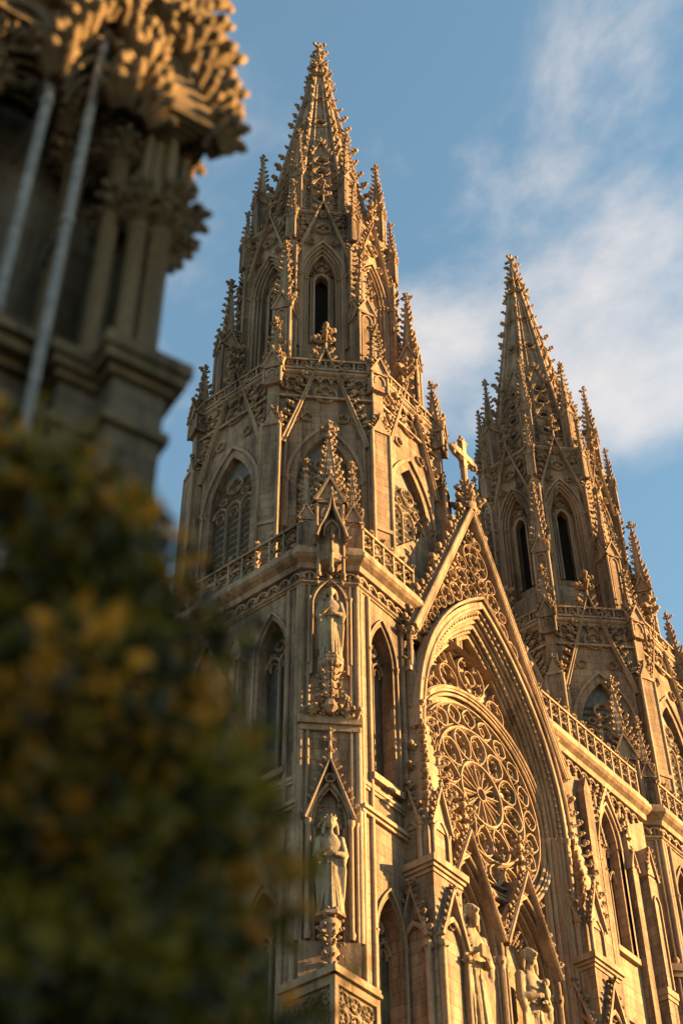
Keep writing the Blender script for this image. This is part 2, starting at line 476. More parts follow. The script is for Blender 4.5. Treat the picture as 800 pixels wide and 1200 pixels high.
def cornice_profile(mb, path, z, out, h, closed=True, mi=0):
    """stepped projecting course; path runs counter-clockwise round the tower (xy)"""
    pr = [(.02, z), (-out * .35, z), (-out * .45, z + h * .25), (-out * .8, z + h * .38), (-out, z + h * .5), (-out, z + h * .72), (-out * .86, z + h * .78), (-out * .8, z + h), (.02, z + h)]
    mb.sweep(path, pr, closed, mi, plane='xy')

def corbels(mb, x0, x1, z, y, pitch=.55, s=.2):
    n = max(1, round((x1 - x0) / pitch)); p = (x1 - x0) / n
    for i in range(n):
        xc = x0 + (i + .5) * p
        mb.sweep(arch(p * .42, p * .42, z - p * .55, xc, 5), rect(-.02, .07, y - .12, y))
        mb.blob((x0 + i * p, y - .1, z - p * .62), s * .55, (1, .9, 1.2), .4)
        mb.blob((x0 + i * p + .03, y - .06, z - p * .95), s * .38, (1, .9, 1.1), .4)
        mb.blob((xc, y - .06, z - p * .3), s * .3, (1, .7, 1), .4)

# ================================================================== CATHEDRAL
cath = thing('cathedral', 'ornate golden limestone Gothic cathedral with twin crocketed spires and a rose window', 'cathedral', (44, 30, BASE))
CY = 34.34
HW = 6.32; CH = 1.5
CORN = 43.0
def sqpath(hw, ch):
    p = []
    for k in range(4):
        c, s_ = math.cos(k * PI / 2), math.sin(k * PI / 2)
        for x, y in ((-hw + ch, -hw), (hw - ch, -hw)): p.append((x * c - y * s_, x * s_ + y * c))
    return p
def octpath(r, a0=PI / 8): return [(r * math.cos(a0 + k * PI / 4), r * math.sin(a0 + k * PI / 4)) for k in range(8)]

# ---- meshes shared by both towers
LX = 3.35
def tower_base_mb(cut=False):
    b = MB(M_WALL, M_CARVE, M_DARK)
    for k in range(4):
        b.at(RZ(k * PI / 2))
        ops = [(-LX, .66, 33.0, 38.7, 1.7), (LX, .66, 33.0, 38.7, 1.7)]
        ops2 = [(-LX, .62, 20., 26.8, 1.6), (LX, .62, 20., 26.8, 1.6)]
        cf = cut and k == 0           # the church front takes over here: only the outer half of the wall exists
        xr = -1.35 if cf else HW - CH
        wall(b, -HW + CH, xr, 31.2, CORN, ops[:1] if cf else ops, -HW, -HW + .9)
        wall(b, -HW + CH, xr, BASE, 31.2, ops2[:1] if cf else ops2, -HW, -HW + .9)
        # pilaster strips with stepped set-offs
        for x in ((-1.75,) if cf else (-1.75, 1.75)):
            b.box(x - .26, x + .26, -HW - .32, -HW, BASE, 39.4); b.extr([(x - .26, 39.4), (x + .26, 39.4), (x, 40.3)], -HW - .32, -HW, 1)
            b.box(x - .34, x + .34, -HW - .42, -HW, 34.2, 34.5, 1); b.box(x - .33, x + .33, -HW - .4, -HW, 38.9, 39.1, 1)
            b.lathe([(.09, 31), (.09, 38.9)], 8, x, -HW - .36, 1)
            b.crocket((x, -HW - .2, 40.3), (0, -.1, 1), .35)
            for q in range(3):
                for sg in (-1, 1): b.crocket((x + sg * (.26 - .09 * q), -HW - .18, 39.5 + .27 * q), (sg, -.1, .3), .2)
        for x in (-HW + CH + .12, -HW + CH + .62) + (() if cf else (HW - CH - .12, HW - CH - .62)):
            b.lathe([(.1, BASE), (.1, 41.3)], 8, x, -HW - .03, 1)
        # string courses
        for z, o_ in ((31.2, .22), (34.9 - 2.6, .1), (18.5, .25)):
            b.box(-HW + CH, xr, -HW - o_, -HW, z, z + .16, 1); b.box(-HW + CH, xr, -HW - o_ * .6, -HW, z - .14, z, 1)
        # blind tracery panel between the windows
        if cf: continue
        b.sweep(arch(1.0, 1.7, 36.6, 0, 8, 32.6), rect(0, .14, -HW - .12, -HW), False, 1)
        b.sweep(arch(.45, .7, 35.9, -.5, 6, 32.6), barp(.1, -HW, .09), False, 1); b.sweep(arch(.45, .7, 35.9, .5, 6, 32.6), barp(.1, -HW, .09), False, 1)
        foil(b, 0, 37.1, .42, 4, .09, -HW, .1)
        # upper gablet over the panel and tracery either side of it
        g = [(-1.25, 38.2), (0, 41.0), (1.25, 38.2)]
        b.sweep(g, rect(-.12, .04, -HW - .2, -HW), False, 1)
        for q in range(6):
            for sg in (-1, 1): b.crocket((sg * 1.25 * (1 - (q + .5) / 6), -HW - .12, 38.2 + 2.8 * (q + .5) / 6), (sg, -.2, .4), .2)
        foil(b, 0, 39.3, .36, 3, .08, -HW, .1)
    for k in range(4):
        if cut and k == 1: continue
        # chamfer wall
        b.at(RZ(-PI / 4 + k * PI / 2))
        D = (2 * HW - CH) / 2 ** .5; W2 = CH / 2 ** .5
        if k == 0: wall(b, -W2, W2, BASE, CORN, [(0, .62, 26.0, 30.4, 1.6), ], -D, -D + .2) ; b.box(-W2, W2, -D + .2, -D + .9, BASE, CORN)
        else: b.box(-W2, W2, -D, -D + .9, BASE, CORN)
        for sg in (-1, 1):
            b.lathe([(.13, 26), (.13, 42)], 10, sg * (W2 - .02), -D + .03, 1)
            b.lathe([(.07, 26), (.07, 42)], 8, sg * (W2 - .28), -D - .02, 1)
            b.lathe([(.11, 35), (.18, 35.15), (.11, 35.3)], 8, sg * (W2 - .28), -D - .02, 1)
        b.box(-W2 - .1, W2 + .1, -D - .22, -D, 34.6, 34.95, 1); b.box(-W2 - .04, W2 + .04, -D - .12, -D, 34.35, 34.6, 1)
    b.at(Matrix.Identity(4))
    return b
def tower_corner_foot_mb():
    b = MB(M_WALL, M_CARVE, M_RELIEF)
    # square pedestal whose corner points outwards, with carved panels; local origin = chamfer centre, faces -x and -y
    s = 2.15
    b.box(-1.2, s - 1.2, -1.2, s - 1.2, BASE, 21.6)
    b.box(-1.15, s - 1.25, -1.15, s - 1.25, 21.6, 23.9)
    for i in (0, 1):
        M = Matrix.Identity(4) if i == 0 else Matrix(((0, 1, 0, 0), (1, 0, 0, 0), (0, 0, 1, 0), (0, 0, 0, 1)))
        b.at(M)
        x0, x1, y = -1.23, s - 1.2, -1.23
        b.box(x0, x1, y - .02, y + .1, 23.7, 24.0, 1); b.box(x0 - .12, x1, y - .14, y + .1, 24.0, 24.12, 1); b.box(x0 - .07, x1, y - .08, y + .3, 24.12, 24.3, 1)
        b.box(x0, x1, y - .02, y + .1, 21.55, 21.85, 1); b.box(x0 - .1, x1, y - .12, y + .1, 21.3, 21.55, 1)
        b.box(x0, x0 + .17, y - .02, y + .1, 21.85, 23.7, 1); b.box(x1 - .16, x1, y - .02, y + .1, 21.85, 23.7, 1)
        # foliage scroll relief
        for q in range(3):
            for j in range(3):
                cx = x0 + .42 + q * .62; cz = 22.15 + j * .6
                foil(b, cx, cz, .24, 5, .05, y + .085, .07, a0=random.random())
                b.blob((cx, y + .07, cz), .08, (1, .5, 1), .4, mi=2)
                for e in range(5):
                    a = random.random() * 6.28; b.blob((cx + .3 * math.cos(a), y + .07, cz + .3 * math.sin(a)), .06, (1.2, .6, .9), .5, mi=2)
    b.at(Matrix.Identity(4))
    return b
def tower_cornice_mb(cut=False):
    b = MB(M_CARVE)
    sp_ = sqpath(HW, CH)
    if cut: sp_ = [(HW, -HW + CH + .2)] + sp_[3:] + [sp_[0], (-1.3, -HW)]
    cornice_profile(b, sp_, 42.1, .62, .95, not cut)
    cornice_profile(b, sp_, 41.35, .16, .2, not cut)
    for k in range(4):
        b.at(RZ(k * PI / 2)); corbels(b, -HW + CH, -1.4 if cut and k == 0 else HW - CH, 42.05, -HW, .58, .24)
        if cut and k == 1: continue
        b.at(RZ(k * PI / 2 - PI / 4)); D = (2 * HW - CH) / 2 ** .5; corbels(b, -1.06, 1.06, 42.05, -D, .5, .24)
    b.at(Matrix.Identity(4))
    v = [(x, y, 42.9) for x, y in sqpath(HW, CH)]; b.add(v, [tuple(range(8))])
    return b

R2, R3 = 6.12, 4.12
A2, A3 = R2 * math.cos(PI / 8), R3 * math.cos(PI / 8)
H2, H3 = R2 * math.sin(PI / 8), R3 * math.sin(PI / 8)
def belfry_mb():
    b = MB(M_WALL, M_CARVE)
    for k in range(8):
        b.at(RZ(k * PI / 4))
        wall(b, -H2, H2, CORN, 56.6, [(0, 1.22, 45.6, 49.6, 2.9)], -A2, -A2 + .8)
        for z, o_ in ((44.9, .14), (54.9, .18)):
            b.box(-H2, H2, -A2 - o_, -A2, z, z + .14, 1)
        # carved spandrels
        for sg in (-1, 1):
            foil(b, sg * 1.55, 53.6, .36, 4, .08, -A2, .12); foil(b, sg * 1.75, 52.5, .2, 3, .06, -A2, .1)
            foil(b, sg * .95, 55.75, .3, 4, .07, -A2, .12); foil(b, sg * 1.7, 55.75, .3, 4, .07, -A2, .12)
            for q in range(5):
                b.blob((sg * random.uniform(1.3, 1.95), -A2 - .03, random.uniform(52.9, 54.8)), .09, (1, .5, 1.2), .4, mi=1)
        corbels(b, -H2, H2, 56.4, -A2 - .02, .5, .2)
        # vertex buttress
        b.at(RZ(PI / 8 + k * PI / 4))
        b.box(-.44, .44, -R2 - .36, -R2 + .5, CORN, 52.8); b.box(-.26, .26, -R2 - .2, -R2 + .5, 52.8, 56.4)
        b.extr([(-.36, 52.8), (.36, 52.8), (0, 53.7)], -R2 - .32, -R2 + .2, 1)
        for z in (46.4, 52.6): b.box(-.44, .44, -R2 - .42, -R2 + .4, z, z + .2, 1)
        for sg in (-1, 1):
            b.lathe([(.09, CORN), (.09, 52.6)], 8, sg * .44, -R2 - .34, 1); b.lathe([(.1, CORN), (.1, 56)], 8, sg * .52, -R2 + .26, 1)
            b.lathe([(.08, CORN), (.08, 56)], 8, sg * .74, -R2 + .4, 1)
            for q in range(4): b.crocket((sg * (.36 - .08 * q), -R2 - .2, 52.9 + .22 * q), (sg, -.2, .3), .2)
        b.crocket((0, -R2 - .2, 53.7), (0, -.2, 1), .32)
    b.at(Matrix.Identity(4))
    cornice_profile(b, octpath(R2 + .02, PI / 8), 56.4, .24, .4, mi=1)
    b.add([(x, y, 56.7) for x, y in octpath(R2)], [tuple(range(8))], 1)
    return b
def lantern_mb():
    b = MB(M_WALL, M_CARVE, M_DARK)
    for k in range(8):
        b.at(RZ(k * PI / 4))
        wall(b, -H3, H3, 56.6, 72.7, [(0, .98, 60.9, 67.0, 2.6)], -A3, -A3 + .25)
        wall(b, -H3, H3, 56.6, 72.6, [(0, .34, 62.0, 67.0, .62)], -A3 + .55, -A3 + .9)
        b.sweep([(-.34, 62.0)] + arch(.34, .62, 67.0, 0, 8) + [(.34, 62.0)], rect(0, .11, -A3 + .42, -A3 + .6), False, 1)
        b.sweep([(-.34, 62.0)] + arch(.34, .62, 67.0, 0, 8) + [(.34, 62.0)], rollp(.2, -A3 + .5, .05), False, 1)
        b.box(-.95, .95, -A3 + .15, -A3 + .6, 60.7, 61.1, 1)
        # cusped head above the lancet
        foil(b, 0, 68.25, .36, 4, .09, -A3 + .56, .16)
        for sg in (-1, 1):
            foil(b, sg * .5, 67.75, .15, 3, .05, -A3 + .56, .12)
            # relief beside and above the gable
            for q in range(9):
                b.blob((sg * random.uniform(.95, 1.35), -A3 - .02, random.uniform(69.8, 73.2)), .1, (1, .6, 1.2), .5, mi=1)
            foil(b, sg * 1.05, 71.6, .22, 3, .06, -A3, .14); foil(b, sg * 1.15, 72.35, .2, 4, .06, -A3, .14)
        # balcony panel under the lancet; dark plate paints the shade of an opening
        b.extr([(-.28, 57.5)] + arch(.28, .42, 58.4, 0, 5) + [(.28, 57.5)], -A3 - .012, -A3 + .02, 2)
        b.sweep(arch(.3, .45, 58.4, 0, 6, 57.5), barp(.1, -A3 + .01, .12), False, 1)
        for sg in (-1, 1): foil(b, sg * .8, 58.5, .3, 4, .07, -A3 + .01, .12)
        b.box(-H3, H3, -A3 - .12, -A3, 59.2, 59.4, 1)
        # parapet tracery band behind the spire foot
        b.at(RZ(PI / 8 + k * PI / 4))
        b.box(-.30, .30, -R3 - .34, -R3 + .35, 56.6, 69.0); b.box(-.22, .22, -R3 - .18, -R3 + .35, 69., 72.8)
        b.extr([(-.3, 69.), (.3, 69.), (0, 69.9)], -R3 - .34, -R3 + .2, 1)
        for z in (61.0, 66.9): b.box(-.36, .36, -R3 - .42, -R3 + .3, z, z + .16, 1)
        for sg in (-1, 1):
            b.lathe([(.075, 56.6), (.075, 69)], 8, sg * .3, -R3 - .32, 1); b.lathe([(.085, 57), (.085, 72.8)], 8, sg * .45, -R3 + .2, 1)
            for q in range(4): b.crocket((sg * (.3 - .07 * q), -R3 - .2, 69.1 + .22 * q), (sg, -.2, .3), .2)
            b.crocket((sg * .3, -R3 - .2, 65.0), (sg, -.3, .3), .24)
        # little gabled canopy on the buttress face
        g = [(-.36, 63.6), (0, 64.7), (.36, 63.6)]
        b.sweep(g, rect(-.07, .05, -R3 - .5, -R3 - .3), False, 1)
        for q in range(4):
            for sg in (-1, 1): b.crocket((sg * .36 * (1 - (q + .5) / 4), -R3 - .44, 63.6 + 1.1 * (q + .5) / 4), (sg, -.2, .3), .17)
        b.crocket((0, -R3 - .42, 64.7), (0, -.1, 1), .3)
        for q in range(8):
            b.blob((random.uniform(-.2, .2), -R3 - .36, random.uniform(62.2, 63.5)), .09, (1, .7, 1.2), .4, mi=1)
        for q in range(11):
            b.crocket((0, -R3 - .3, 65.5 + q * .42), (random.uniform(-.6, .6), -1, .3), .2)
    b.at(Matrix.Identity(4))
    b.add([(x, y, 72.6) for x, y in octpath(R3)], [tuple(range(8))], 1)
    cornice_profile(b, octpath(R3 + .02), 72.55, .12, .25, mi=1)
    b.frus(8, R3 - 1.1, R3 - 1.1, 57, 72.5, rot=PI / 8, mi=2)  # dark core paints the unlit inside behind the lancets
    return b
SZ0, SZ1, SR0, SR1 = 72.6, 96.4, 3.5, .17
def spire_mb():
    b = MB(M_CARVE, M_DARK, M_WALL)
    b.frus(8, SR0, SR1, SZ0, SZ1, rot=PI / 8, mi=2)
    slope = math.atan2((SR0 - SR1) * math.cos(PI / 8), SZ1 - SZ0)
    Ls = (SZ1 - SZ0) / math.cos(slope)
    for k in range(8):
        a = PI / 8 + k * PI / 4; ca, sa = math.cos(a), math.sin(a)
        P = lambda t, o=0: ((SR0 + (SR1 - SR0) * t + o) * ca, (SR0 + (SR1 - SR0) * t + o) * sa, SZ0 + (SZ1 - SZ0) * t)
        b.tube([P(0), P(1)], [.17, .08], 6)
        n = 18
        for i in range(n):
            t = (i + .5) / n; b.crocket(P(t, .06), (ca, sa, .3), .48 - .22 * t)
        # tracery on each face, with dark discs painting the shade of its holes
        M = RZ(k * PI / 4) @ T(0, -SR0 * math.cos(PI / 8), SZ0) @ RX(-slope)
        b.at(M)
        def hwid(l): return (SR0 + (SR1 - SR0) * l / Ls) * math.sin(PI / 8)
        l = 1.1
        while l < Ls * .36:
            w = hwid(l) * .62
            foil(b, 0, l, w * .80, 4 if l < 4 else 6, .06 * (.5 + w), .01, .14, a0=PI / 4 if l > 3 else PI / 2)
            b.extr(circ(w * .34, 0, l, 10), -.012, .02, 1)
            for sg in (-1, 1):
                for dz in (.75, -.7):
                    foil(b, sg * w * 1.0, l + w * dz, w * .30, 3, .04, .01, .11)
                b.blob((sg * w * .9, -.04, l), w * .16, (1, .6, 1.4), .4)
                b.sweep([(sg * w * 1.15, l - w), (sg * w * .75, l - w * .2), (0, l + w * 1.35)], barp(.05, .01, .13))
            b.crocket((0, -.05, l + w * 1.2), (0, -1, .4), w * .36)
            l += w * 2.35
        b.sweep([(-hwid(l) * .7, l - .7), (0, l + 1.3), (hwid(l) * .7, l - .7)], barp(.09, .01, .16))
        for q in range(4):
            for sg in (-1, 1): b.crocket((sg * hwid(l) * .7 * (1 - (q + .5) / 4), -.08, l - .7 + 2.0 * (q + .5) / 4), (sg * .6, -.6, .5), .2)
        b.crocket((0, -.1, l + 1.3), (0, -.4, 1), .34)
        for t_ in (.55, .70):
            l2 = Ls * t_; w = hwid(l2) * .62
            foil(b, 0, l2, w * .95, 4, .06, .01, .13); b.extr(circ(w * .5, 0, l2, 10), -.012, .02, 1)
            b.box(-w * 1.5, w * 1.5, -.06, .0, l2 + w * 1.15, l2 + w * 1.3); b.box(-w * 1.5, w * 1.5, -.06, .0, l2 - w * 1.3, l2 - w * 1.15)
        # face ribs
        b.sweep([(-hwid(0) * .5, 0), (-hwid(Ls * .8) * .5, Ls * .8)], barp(.08, 0, .09)); b.sweep([(hwid(0) * .5, 0), (hwid(Ls * .8) * .5, Ls * .8)], barp(.08, 0, .09))
        b.at(Matrix.Identity(4))
    for t in (.86, .93):
        r = SR0 + (SR1 - SR0) * t; z = SZ0 + (SZ1 - SZ0) * t
        b.frus(8, r + .2, r + .24, z, z + .16, rot=PI / 8)
        for k in range(8): b.crocket(((r + .1) * math.cos(k * PI / 4), (r + .1) * math.sin(k * PI / 4), z + .1), (math.cos(k * PI / 4), math.sin(k * PI / 4), .3), .3)
    return b
def spire_finial_mb():
    b = MB(M_CARVE); z = SZ1 - .05
    b.lathe([(.2, z), (.3, z + .12), (.2, z + .3), (.13, z + .6), (.2, z + .75), (.12, z + .9), (.1, z + 1.5)], 8)
    for q, s_ in ((.5, .42), (1.05, .3)):
        for k in range(4):
            a = k * PI / 2 + q; b.crocket((.08 * math.cos(a), .08 * math.sin(a), z + q), (math.cos(a), math.sin(a), .3), s_)
    b.box(-.48, .48, -.07, .07, z + 1.42, z + 1.58); b.box(-.07, .07, -.46, .46, z + 1.425, z + 1.575); b.box(-.075, .075, -.075, .075, z + 1.2, z + 2.05)
    for p in ((-.5, 0), (.5, 0), (0, -.48), (0, .48)): b.blob((p[0], p[1], z + 1.5), .13, (1, 1, 1), .2)
    b.blob((0, 0, z + 2.08), .13, (1, 1, 1), .2)
    return b

S_baseL, S_cornL = tower_base_mb(True), tower_cornice_mb(True)
S_base, S_corn, S_belfry, S_lantern, S_spire, S_sfin = tower_base_mb(), tower_cornice_mb(), belfry_mb(), lantern_mb(), spire_mb(), spire_finial_mb()
W_low = window_set(.66, 33.0, 38.7, 1.7, 2, outer=.22, back=.75, bw=.11)
W_low2 = window_set(.62, 20., 26.8, 1.6, 2, outer=.22, back=.75, bw=.11)
W_bel = window_set(1.22, 45.6, 49.6, 2.9, 3, outer=.5, back=.42, bw=.15, pane=M_LOUVRE, louvre=True)
W_lan = window_set(.98, 61.1, 67.0, 2.6, 1, outer=.3, back=.32, bw=.08)
def lancet_frame():
    fr = MB(M_CARVE)
    P = arch(.98, 2.6, 67.0, 0, 9, 61.0)
    for k, (a0, a1, y) in enumerate(((.16, .30, -.1), (.0, .17, .0), (-.13, .01, .12), (-.26, -.12, .26))):
        fr.sweep(P, rect(a0, a1, y, y + .4)); fr.sweep(P, rollp(a0 + .03, y + .01, .045))
    for sg in (-1, 1):
        for a, y in ((.2, -.1), (.05, 0), (-.1, .12)):
            fr.frus(8, .07, .12, 66.8, 67.0, sg * (.98 + a), y); fr.box(sg * (.98 + a) - .12, sg * (.98 + a) + .12, y - .12, y + .12, 66.98, 67.06)
    return fr
F_lan = lancet_frame()
G_bel = gablet_mb(1.95, 51.8, 58.5, 13, .38, y=-.20, fin=1.7, bw=.17)
G_lan = gablet_mb(1.45, 68.4, 73.5, 10, .27, y=-.28, fin=2.0, bw=.12)
P_small = pinnacle_set(.82, 1.9, 3.0, 7, .25)      # belfry vertices, from z 55.4
P_tall = pinnacle_set(.84, 6.4, 4.9, 9, .26)       # round the lantern, from z 56.8
P_crown = pinnacle_set(.66, 4.6, 4.4, 9, .24)      # at the spire foot, from z 73.2
P_mid = pinnacle_set(.46, 2.3, 3.0, 7, .19)
P_turret = pinnacle_set(1.05, 4.0, 4.1, 9, .30)
P_side = pinnacle_set(.62, 2.6, 2.9, 7, .22)
B_bel = balustrade_mb(2 * H2 - .7, .8, .62, fleur=False)
Lb = 2 * (HW - CH)
B_tow = balustrade_mb(Lb, 1.5, .72)
B_towL = balustrade_mb(3.3, 1.5, .72)
FLY = MB(M_CARVE)
FLY.tube([(0, 0, 0), (0, .35, 1.0), (0, 1.0, 1.9)], [.1, .09, .1], 6)
for q in range(4): FLY.crocket((0, .05 + .28 * q, .3 + .45 * q), (0, -.6, .7), .17)

def build_tower(cx, which):
    o = Vector((cx, CY, 0))
    left = which == 'left'
    obj('tower_shaft', S_baseL if left else S_base, cath, o, world=True, label='%s square tower shaft with chamfered corners' % which)
    obj('cornice', S_cornL if left else S_corn, cath, o, world=True)
    bel = obj('belfry', S_belfry, cath, o, world=True, label='octagonal belfry stage of the %s tower' % which)
    lan = obj('lantern', S_lantern, cath, o, world=True, label='slender octagonal lantern of the %s tower' % which)
    sp = obj('spire', S_spire, cath, o, world=True, label='crocketed openwork spire of the %s tower' % which)
    obj('finial', S_sfin, sp)
    def pol(ang, r, z): return Vector((cx + r * math.cos(ang), CY + r * math.sin(ang), z))
    for k in range(8):
        rz = k * PI / 4; ang = rz - PI / 2          # face k looks along ang
        if k in (0, 1, 7, 6, 2):
            place_window(W_bel, cath, pol(ang, A2, 0) - Vector(cath.location), rz)
            w = obj('lancet', F_lan, cath, pol(ang, A3, 0), rz, world=True)
        obj('gablet', G_bel, cath, pol(ang, A2, 0), rz, world=True)
        obj('gablet', G_lan, cath, pol(ang, A3, 0), rz, world=True)
        obj('parapet', B_bel, bel, Vector((math.cos(ang), math.sin(ang), 0)) * (A2 + .1) + Vector((0, 0, 56.85)), rz)
        av = ang + PI / 8
        place_pinnacle(P_small, cath, pol(av, R2 - .02, 55.5) - Vector(cath.location), av)
        pt = place_pinnacle(P_tall, cath, pol(av, 5.05, 56.8) - Vector(cath.location), av)
        obj('flying_rib', FLY, lan, Vector((math.cos(av), math.sin(av), 0)) * 5.0 + Vector((0, 0, 63.0)), av + PI / 2 - PI + PI)
        place_pinnacle(P_crown, cath, pol(av, R3 - .48, 72.4) - Vector(cath.location), av)
        place_pinnacle(P_mid, cath, pol(av, R3 + .22, 69.8) - Vector(cath.location), av)
    for k in range(4):
        rz = k * PI / 2; M = RZ(rz)
        short = left and k == 0
        p = M @ Vector((-3.12 if short else 0, -HW - .25, CORN - .02)); obj('balustrade', B_towL if short else B_tow, cath, Vector(o) + p, rz, world=True)
        if k in (0, 3):
            for x in ((-LX,) if left and k == 0 else (-LX, LX)):
                for ws in (W_low, W_low2):
                    q = M @ Vector((x, -HW, 0)); w = place_window(ws, cath, Vector(o) + q - Vector(cath.location), rz)
        # corner turret with tall pinnacle
        d = (2 * HW - CH) / 2 ** .5; an = -3 * PI / 4 + rz
        if left and k == 1: continue
        place_pinnacle(P_turret, cath, Vector(o) + Vector((math.cos(an), math.sin(an), 0)) * (d - .45) + Vector((0, 0, CORN - .1)) - Vector(cath.location), an)
        for sg in (-1, 1):
            aa = an; side = Vector((-math.sin(an), math.cos(an), 0)) * sg * .95
            place_pinnacle(P_side, cath, Vector(o) + Vector((math.cos(an), math.sin(an), 0)) * (d - .25) + side + Vector((0, 0, CORN - .1)) - Vector(cath.location), an)
X1, X2 = 40.32, 62.87
build_tower(X1, 'left'); build_tower(X2, 'right')
CF = tower_corner_foot_mb()
for cx in (X1, X2):
    k = (HW - CH / 2)
    obj('carved_pedestal', CF, cath, (cx - k, CY - k, 0), world=True)

# ---- corner niche of the left tower (two storeys); local: chamfer centre, looking at -y after rotation
DC = Vector((X1 - (HW - CH / 2), CY - (HW - CH / 2), 0))
NR = -PI / 4
def niche_mb():
    b = MB(M_CARVE, M_RELIEF)
    # lower gabled niche, z 26..33.5
    P = arch(.62, 1.6, 30.4, 0, 9, 26.0)
    b.sweep(P, rect(0, .12, -.16, .1)); b.sweep(P, rollp(.06, -.16, .05)); b.sweep(P, rollp(-.04, -.02, .05))
    g = [(-.86, 30.5), (0, 33.0), (.86, 30.5)]
    b.sweep(g, rect(-.09, .06, -.34, .0)); b.sweep(g, rollp(.0, -.34, .05))
    for q in range(8):
        for sg in (-1, 1): b.crocket((sg * .86 * (1 - (q + .5) / 8) + sg * .06, -.3, 30.55 + 2.5 * (q + .5) / 8), (sg, -.2, .35), .15)
    foil(b, 0, 32.2, .17, 3, .05, -.2, .1)
    b.tube([(0, -.26, 33), (0, -.26, 34.3)], [.07, .05], 6)
    b.box(-.22, .22, -.3, -.22, 33.75, 33.87); 
    for z, s_ in ((33.3, .17), (33.8, .2), (34.2, .14)):
        for k in range(4): b.crocket((0, -.26, z), (math.cos(k * PI / 2), math.sin(k * PI / 2), .2), s_)
    for sg in (-1, 1):
        b.lathe([(.09, 26), (.13, 26.2), (.08, 26.35), (.08, 30.2), (.14, 30.4), (.14, 30.5)], 8, sg * .72, -.2)
        b.lathe([(.06, 26), (.06, 30.3)], 8, sg * .5, -.02)
        b.lathe([(.07, 26.0), (.07, 30.3), (.11, 30.5)], 8, sg * .93, -.06)
        for q in range(5): b.crocket((sg * .42, -.02, 30.55 + q * .28 - q * q * .01), (-sg * .7, -.6, .2), .16)
    # halo cluster of leaves behind the lower statue's head
    for q in range(14):
        a = PI * q / 13; b.blob((.38 * math.cos(a), .02, 30.35 + .38 * math.sin(a)), .09, (1, .8, 1), .4)
    # foliate corbel: leafy band at the ledge, then flaring bracket
    for q in range(15):
        x = -.95 + q * 1.9 / 14; b.crocket((x, -.16, 35.0 + .12 * math.sin(q * 2.1)), (random.uniform(-.3, .3), -1, .35), .3)
    for q in range(9):
        b.crocket((-.62 + q * .155, -.28, 35.35), (random.uniform(-.4, .4), -1, .5), .28)
    b.lathe([(.10, 34.9), (.28, 35.1), (.20, 35.35), (.18, 35.6), (.30, 35.8), (.25, 36.0), (.22, 36.2), (.32, 36.45), (.30, 36.6), (.44, 36.85), (.50, 36.95), (.50, 37.12)], 8, 0, -.42, rot=PI / 8, smooth=False)
    for z, r_, s_ in ((35.5, .2, .2), (35.85, .3, .17), (36.25, .25, .16), (36.5, .33, .16), (36.8, .40, .12)):
        for q in range(8): b.crocket((r_ * math.cos(q * PI / 4), -.42 + r_ * math.sin(q * PI / 4), z), (math.cos(q * PI / 4), math.sin(q * PI / 4), .2), s_)
    # upper niche: shallow arched recess, ribs and hanging canopy
    P = arch(.66, 1.3, 40.3, 0, 9, 36.9)
    b.sweep(P, rect(0, .1, -.12, .1)); b.sweep(P, rollp(.0, -.12, .05))
    for sg in (-1, 1): b.lathe([(.06, 37.4), (.06, 40.5), (.1, 40.7)], 8, sg * .78, -.1)
    # canopy drum with ogee gable
    b.lathe([(.32, 42.0), (.55, 42.15), (.58, 42.4), (.5, 42.6), (.52, 43.5), (.62, 43.6), (.62, 43.75)], 6, 0, -.35, rot=PI / 6, smooth=False)
    for q in range(6):
        a = q * PI / 3 + PI / 6; b.lathe([(.07, 41.5), (.07, 43.6)], 6, .55 * math.cos(a), -.35 + .55 * math.sin(a)); b.blob((.55 * math.cos(a), -.35 + .55 * math.sin(a), 41.45), .12, (1, 1, 1.3), .3)
        for z in (42.3, 43.0, 43.6): b.crocket((.55 * math.cos(a), -.35 + .55 * math.sin(a), z), (math.cos(a), math.sin(a), .2), .18)
    og = [(-.62, 43.1), (-.5, 43.6), (-.3, 44.1), (-.12, 44.7), (0, 45.5), (.12, 44.7), (.3, 44.1), (.5, 43.6), (.62, 43.1)]
    b.sweep(og, rect(-.09, .05, -1.05, -.3)); b.sweep(og, rollp(-.02, -1.05, .05)); b.sweep([(-.3, 43.1)] + arch(.3, .5, 43.5, 0, 5) + [(.3, 43.1)], barp(.08, -.92, .12))
    for i, (x, z) in enumerate(og):
        if i != 4: b.crocket((x, -.95, z), (1 if x > 0 else -1, -.2, .4), .17)
    b.frus(6, .5, .06, 43.7, 45.4, 0, -.4)
    for z, s_ in ((45.35, .22), (45.75, .15)):
        for k in range(4): b.crocket((0, -.8, z), (math.cos(k * PI / 2), math.sin(k * PI / 2), .3), s_)
    b.tube([(0, -.8, 45.2), (0, -.8, 46.1)], [.07, .05], 6)
    return b
NM = niche_mb()
obj('statue_niche', NM, cath, DC, NR, world=True, label='two tier gabled niche on the near corner of the left tower')
def corbel_mb():
    b = MB(M_CARVE, M_RELIEF)
    b.lathe([(.30, 24.2), (.30, 24.5), (.18, 24.7), (.2, 25.2), (.30, 25.4), (.2, 25.6), (.16, 26.0), (.3, 26.2), (.34, 26.45), (.2, 26.6)], 8, 0, -.45)
    b.box(-1.0, 1.0, -.12, .3, 24.2, 26.0)
    for z in (24.8, 25.2, 25.6, 25.9, 26.2, 26.5):
        for q in range(6): b.crocket((.18 * math.cos(q), -.45 + .18 * math.sin(q), z), (math.cos(q), math.sin(q), .2), .2)
    return b
obj('foliate_corbel', corbel_mb(), cath, DC, NR, world=True)

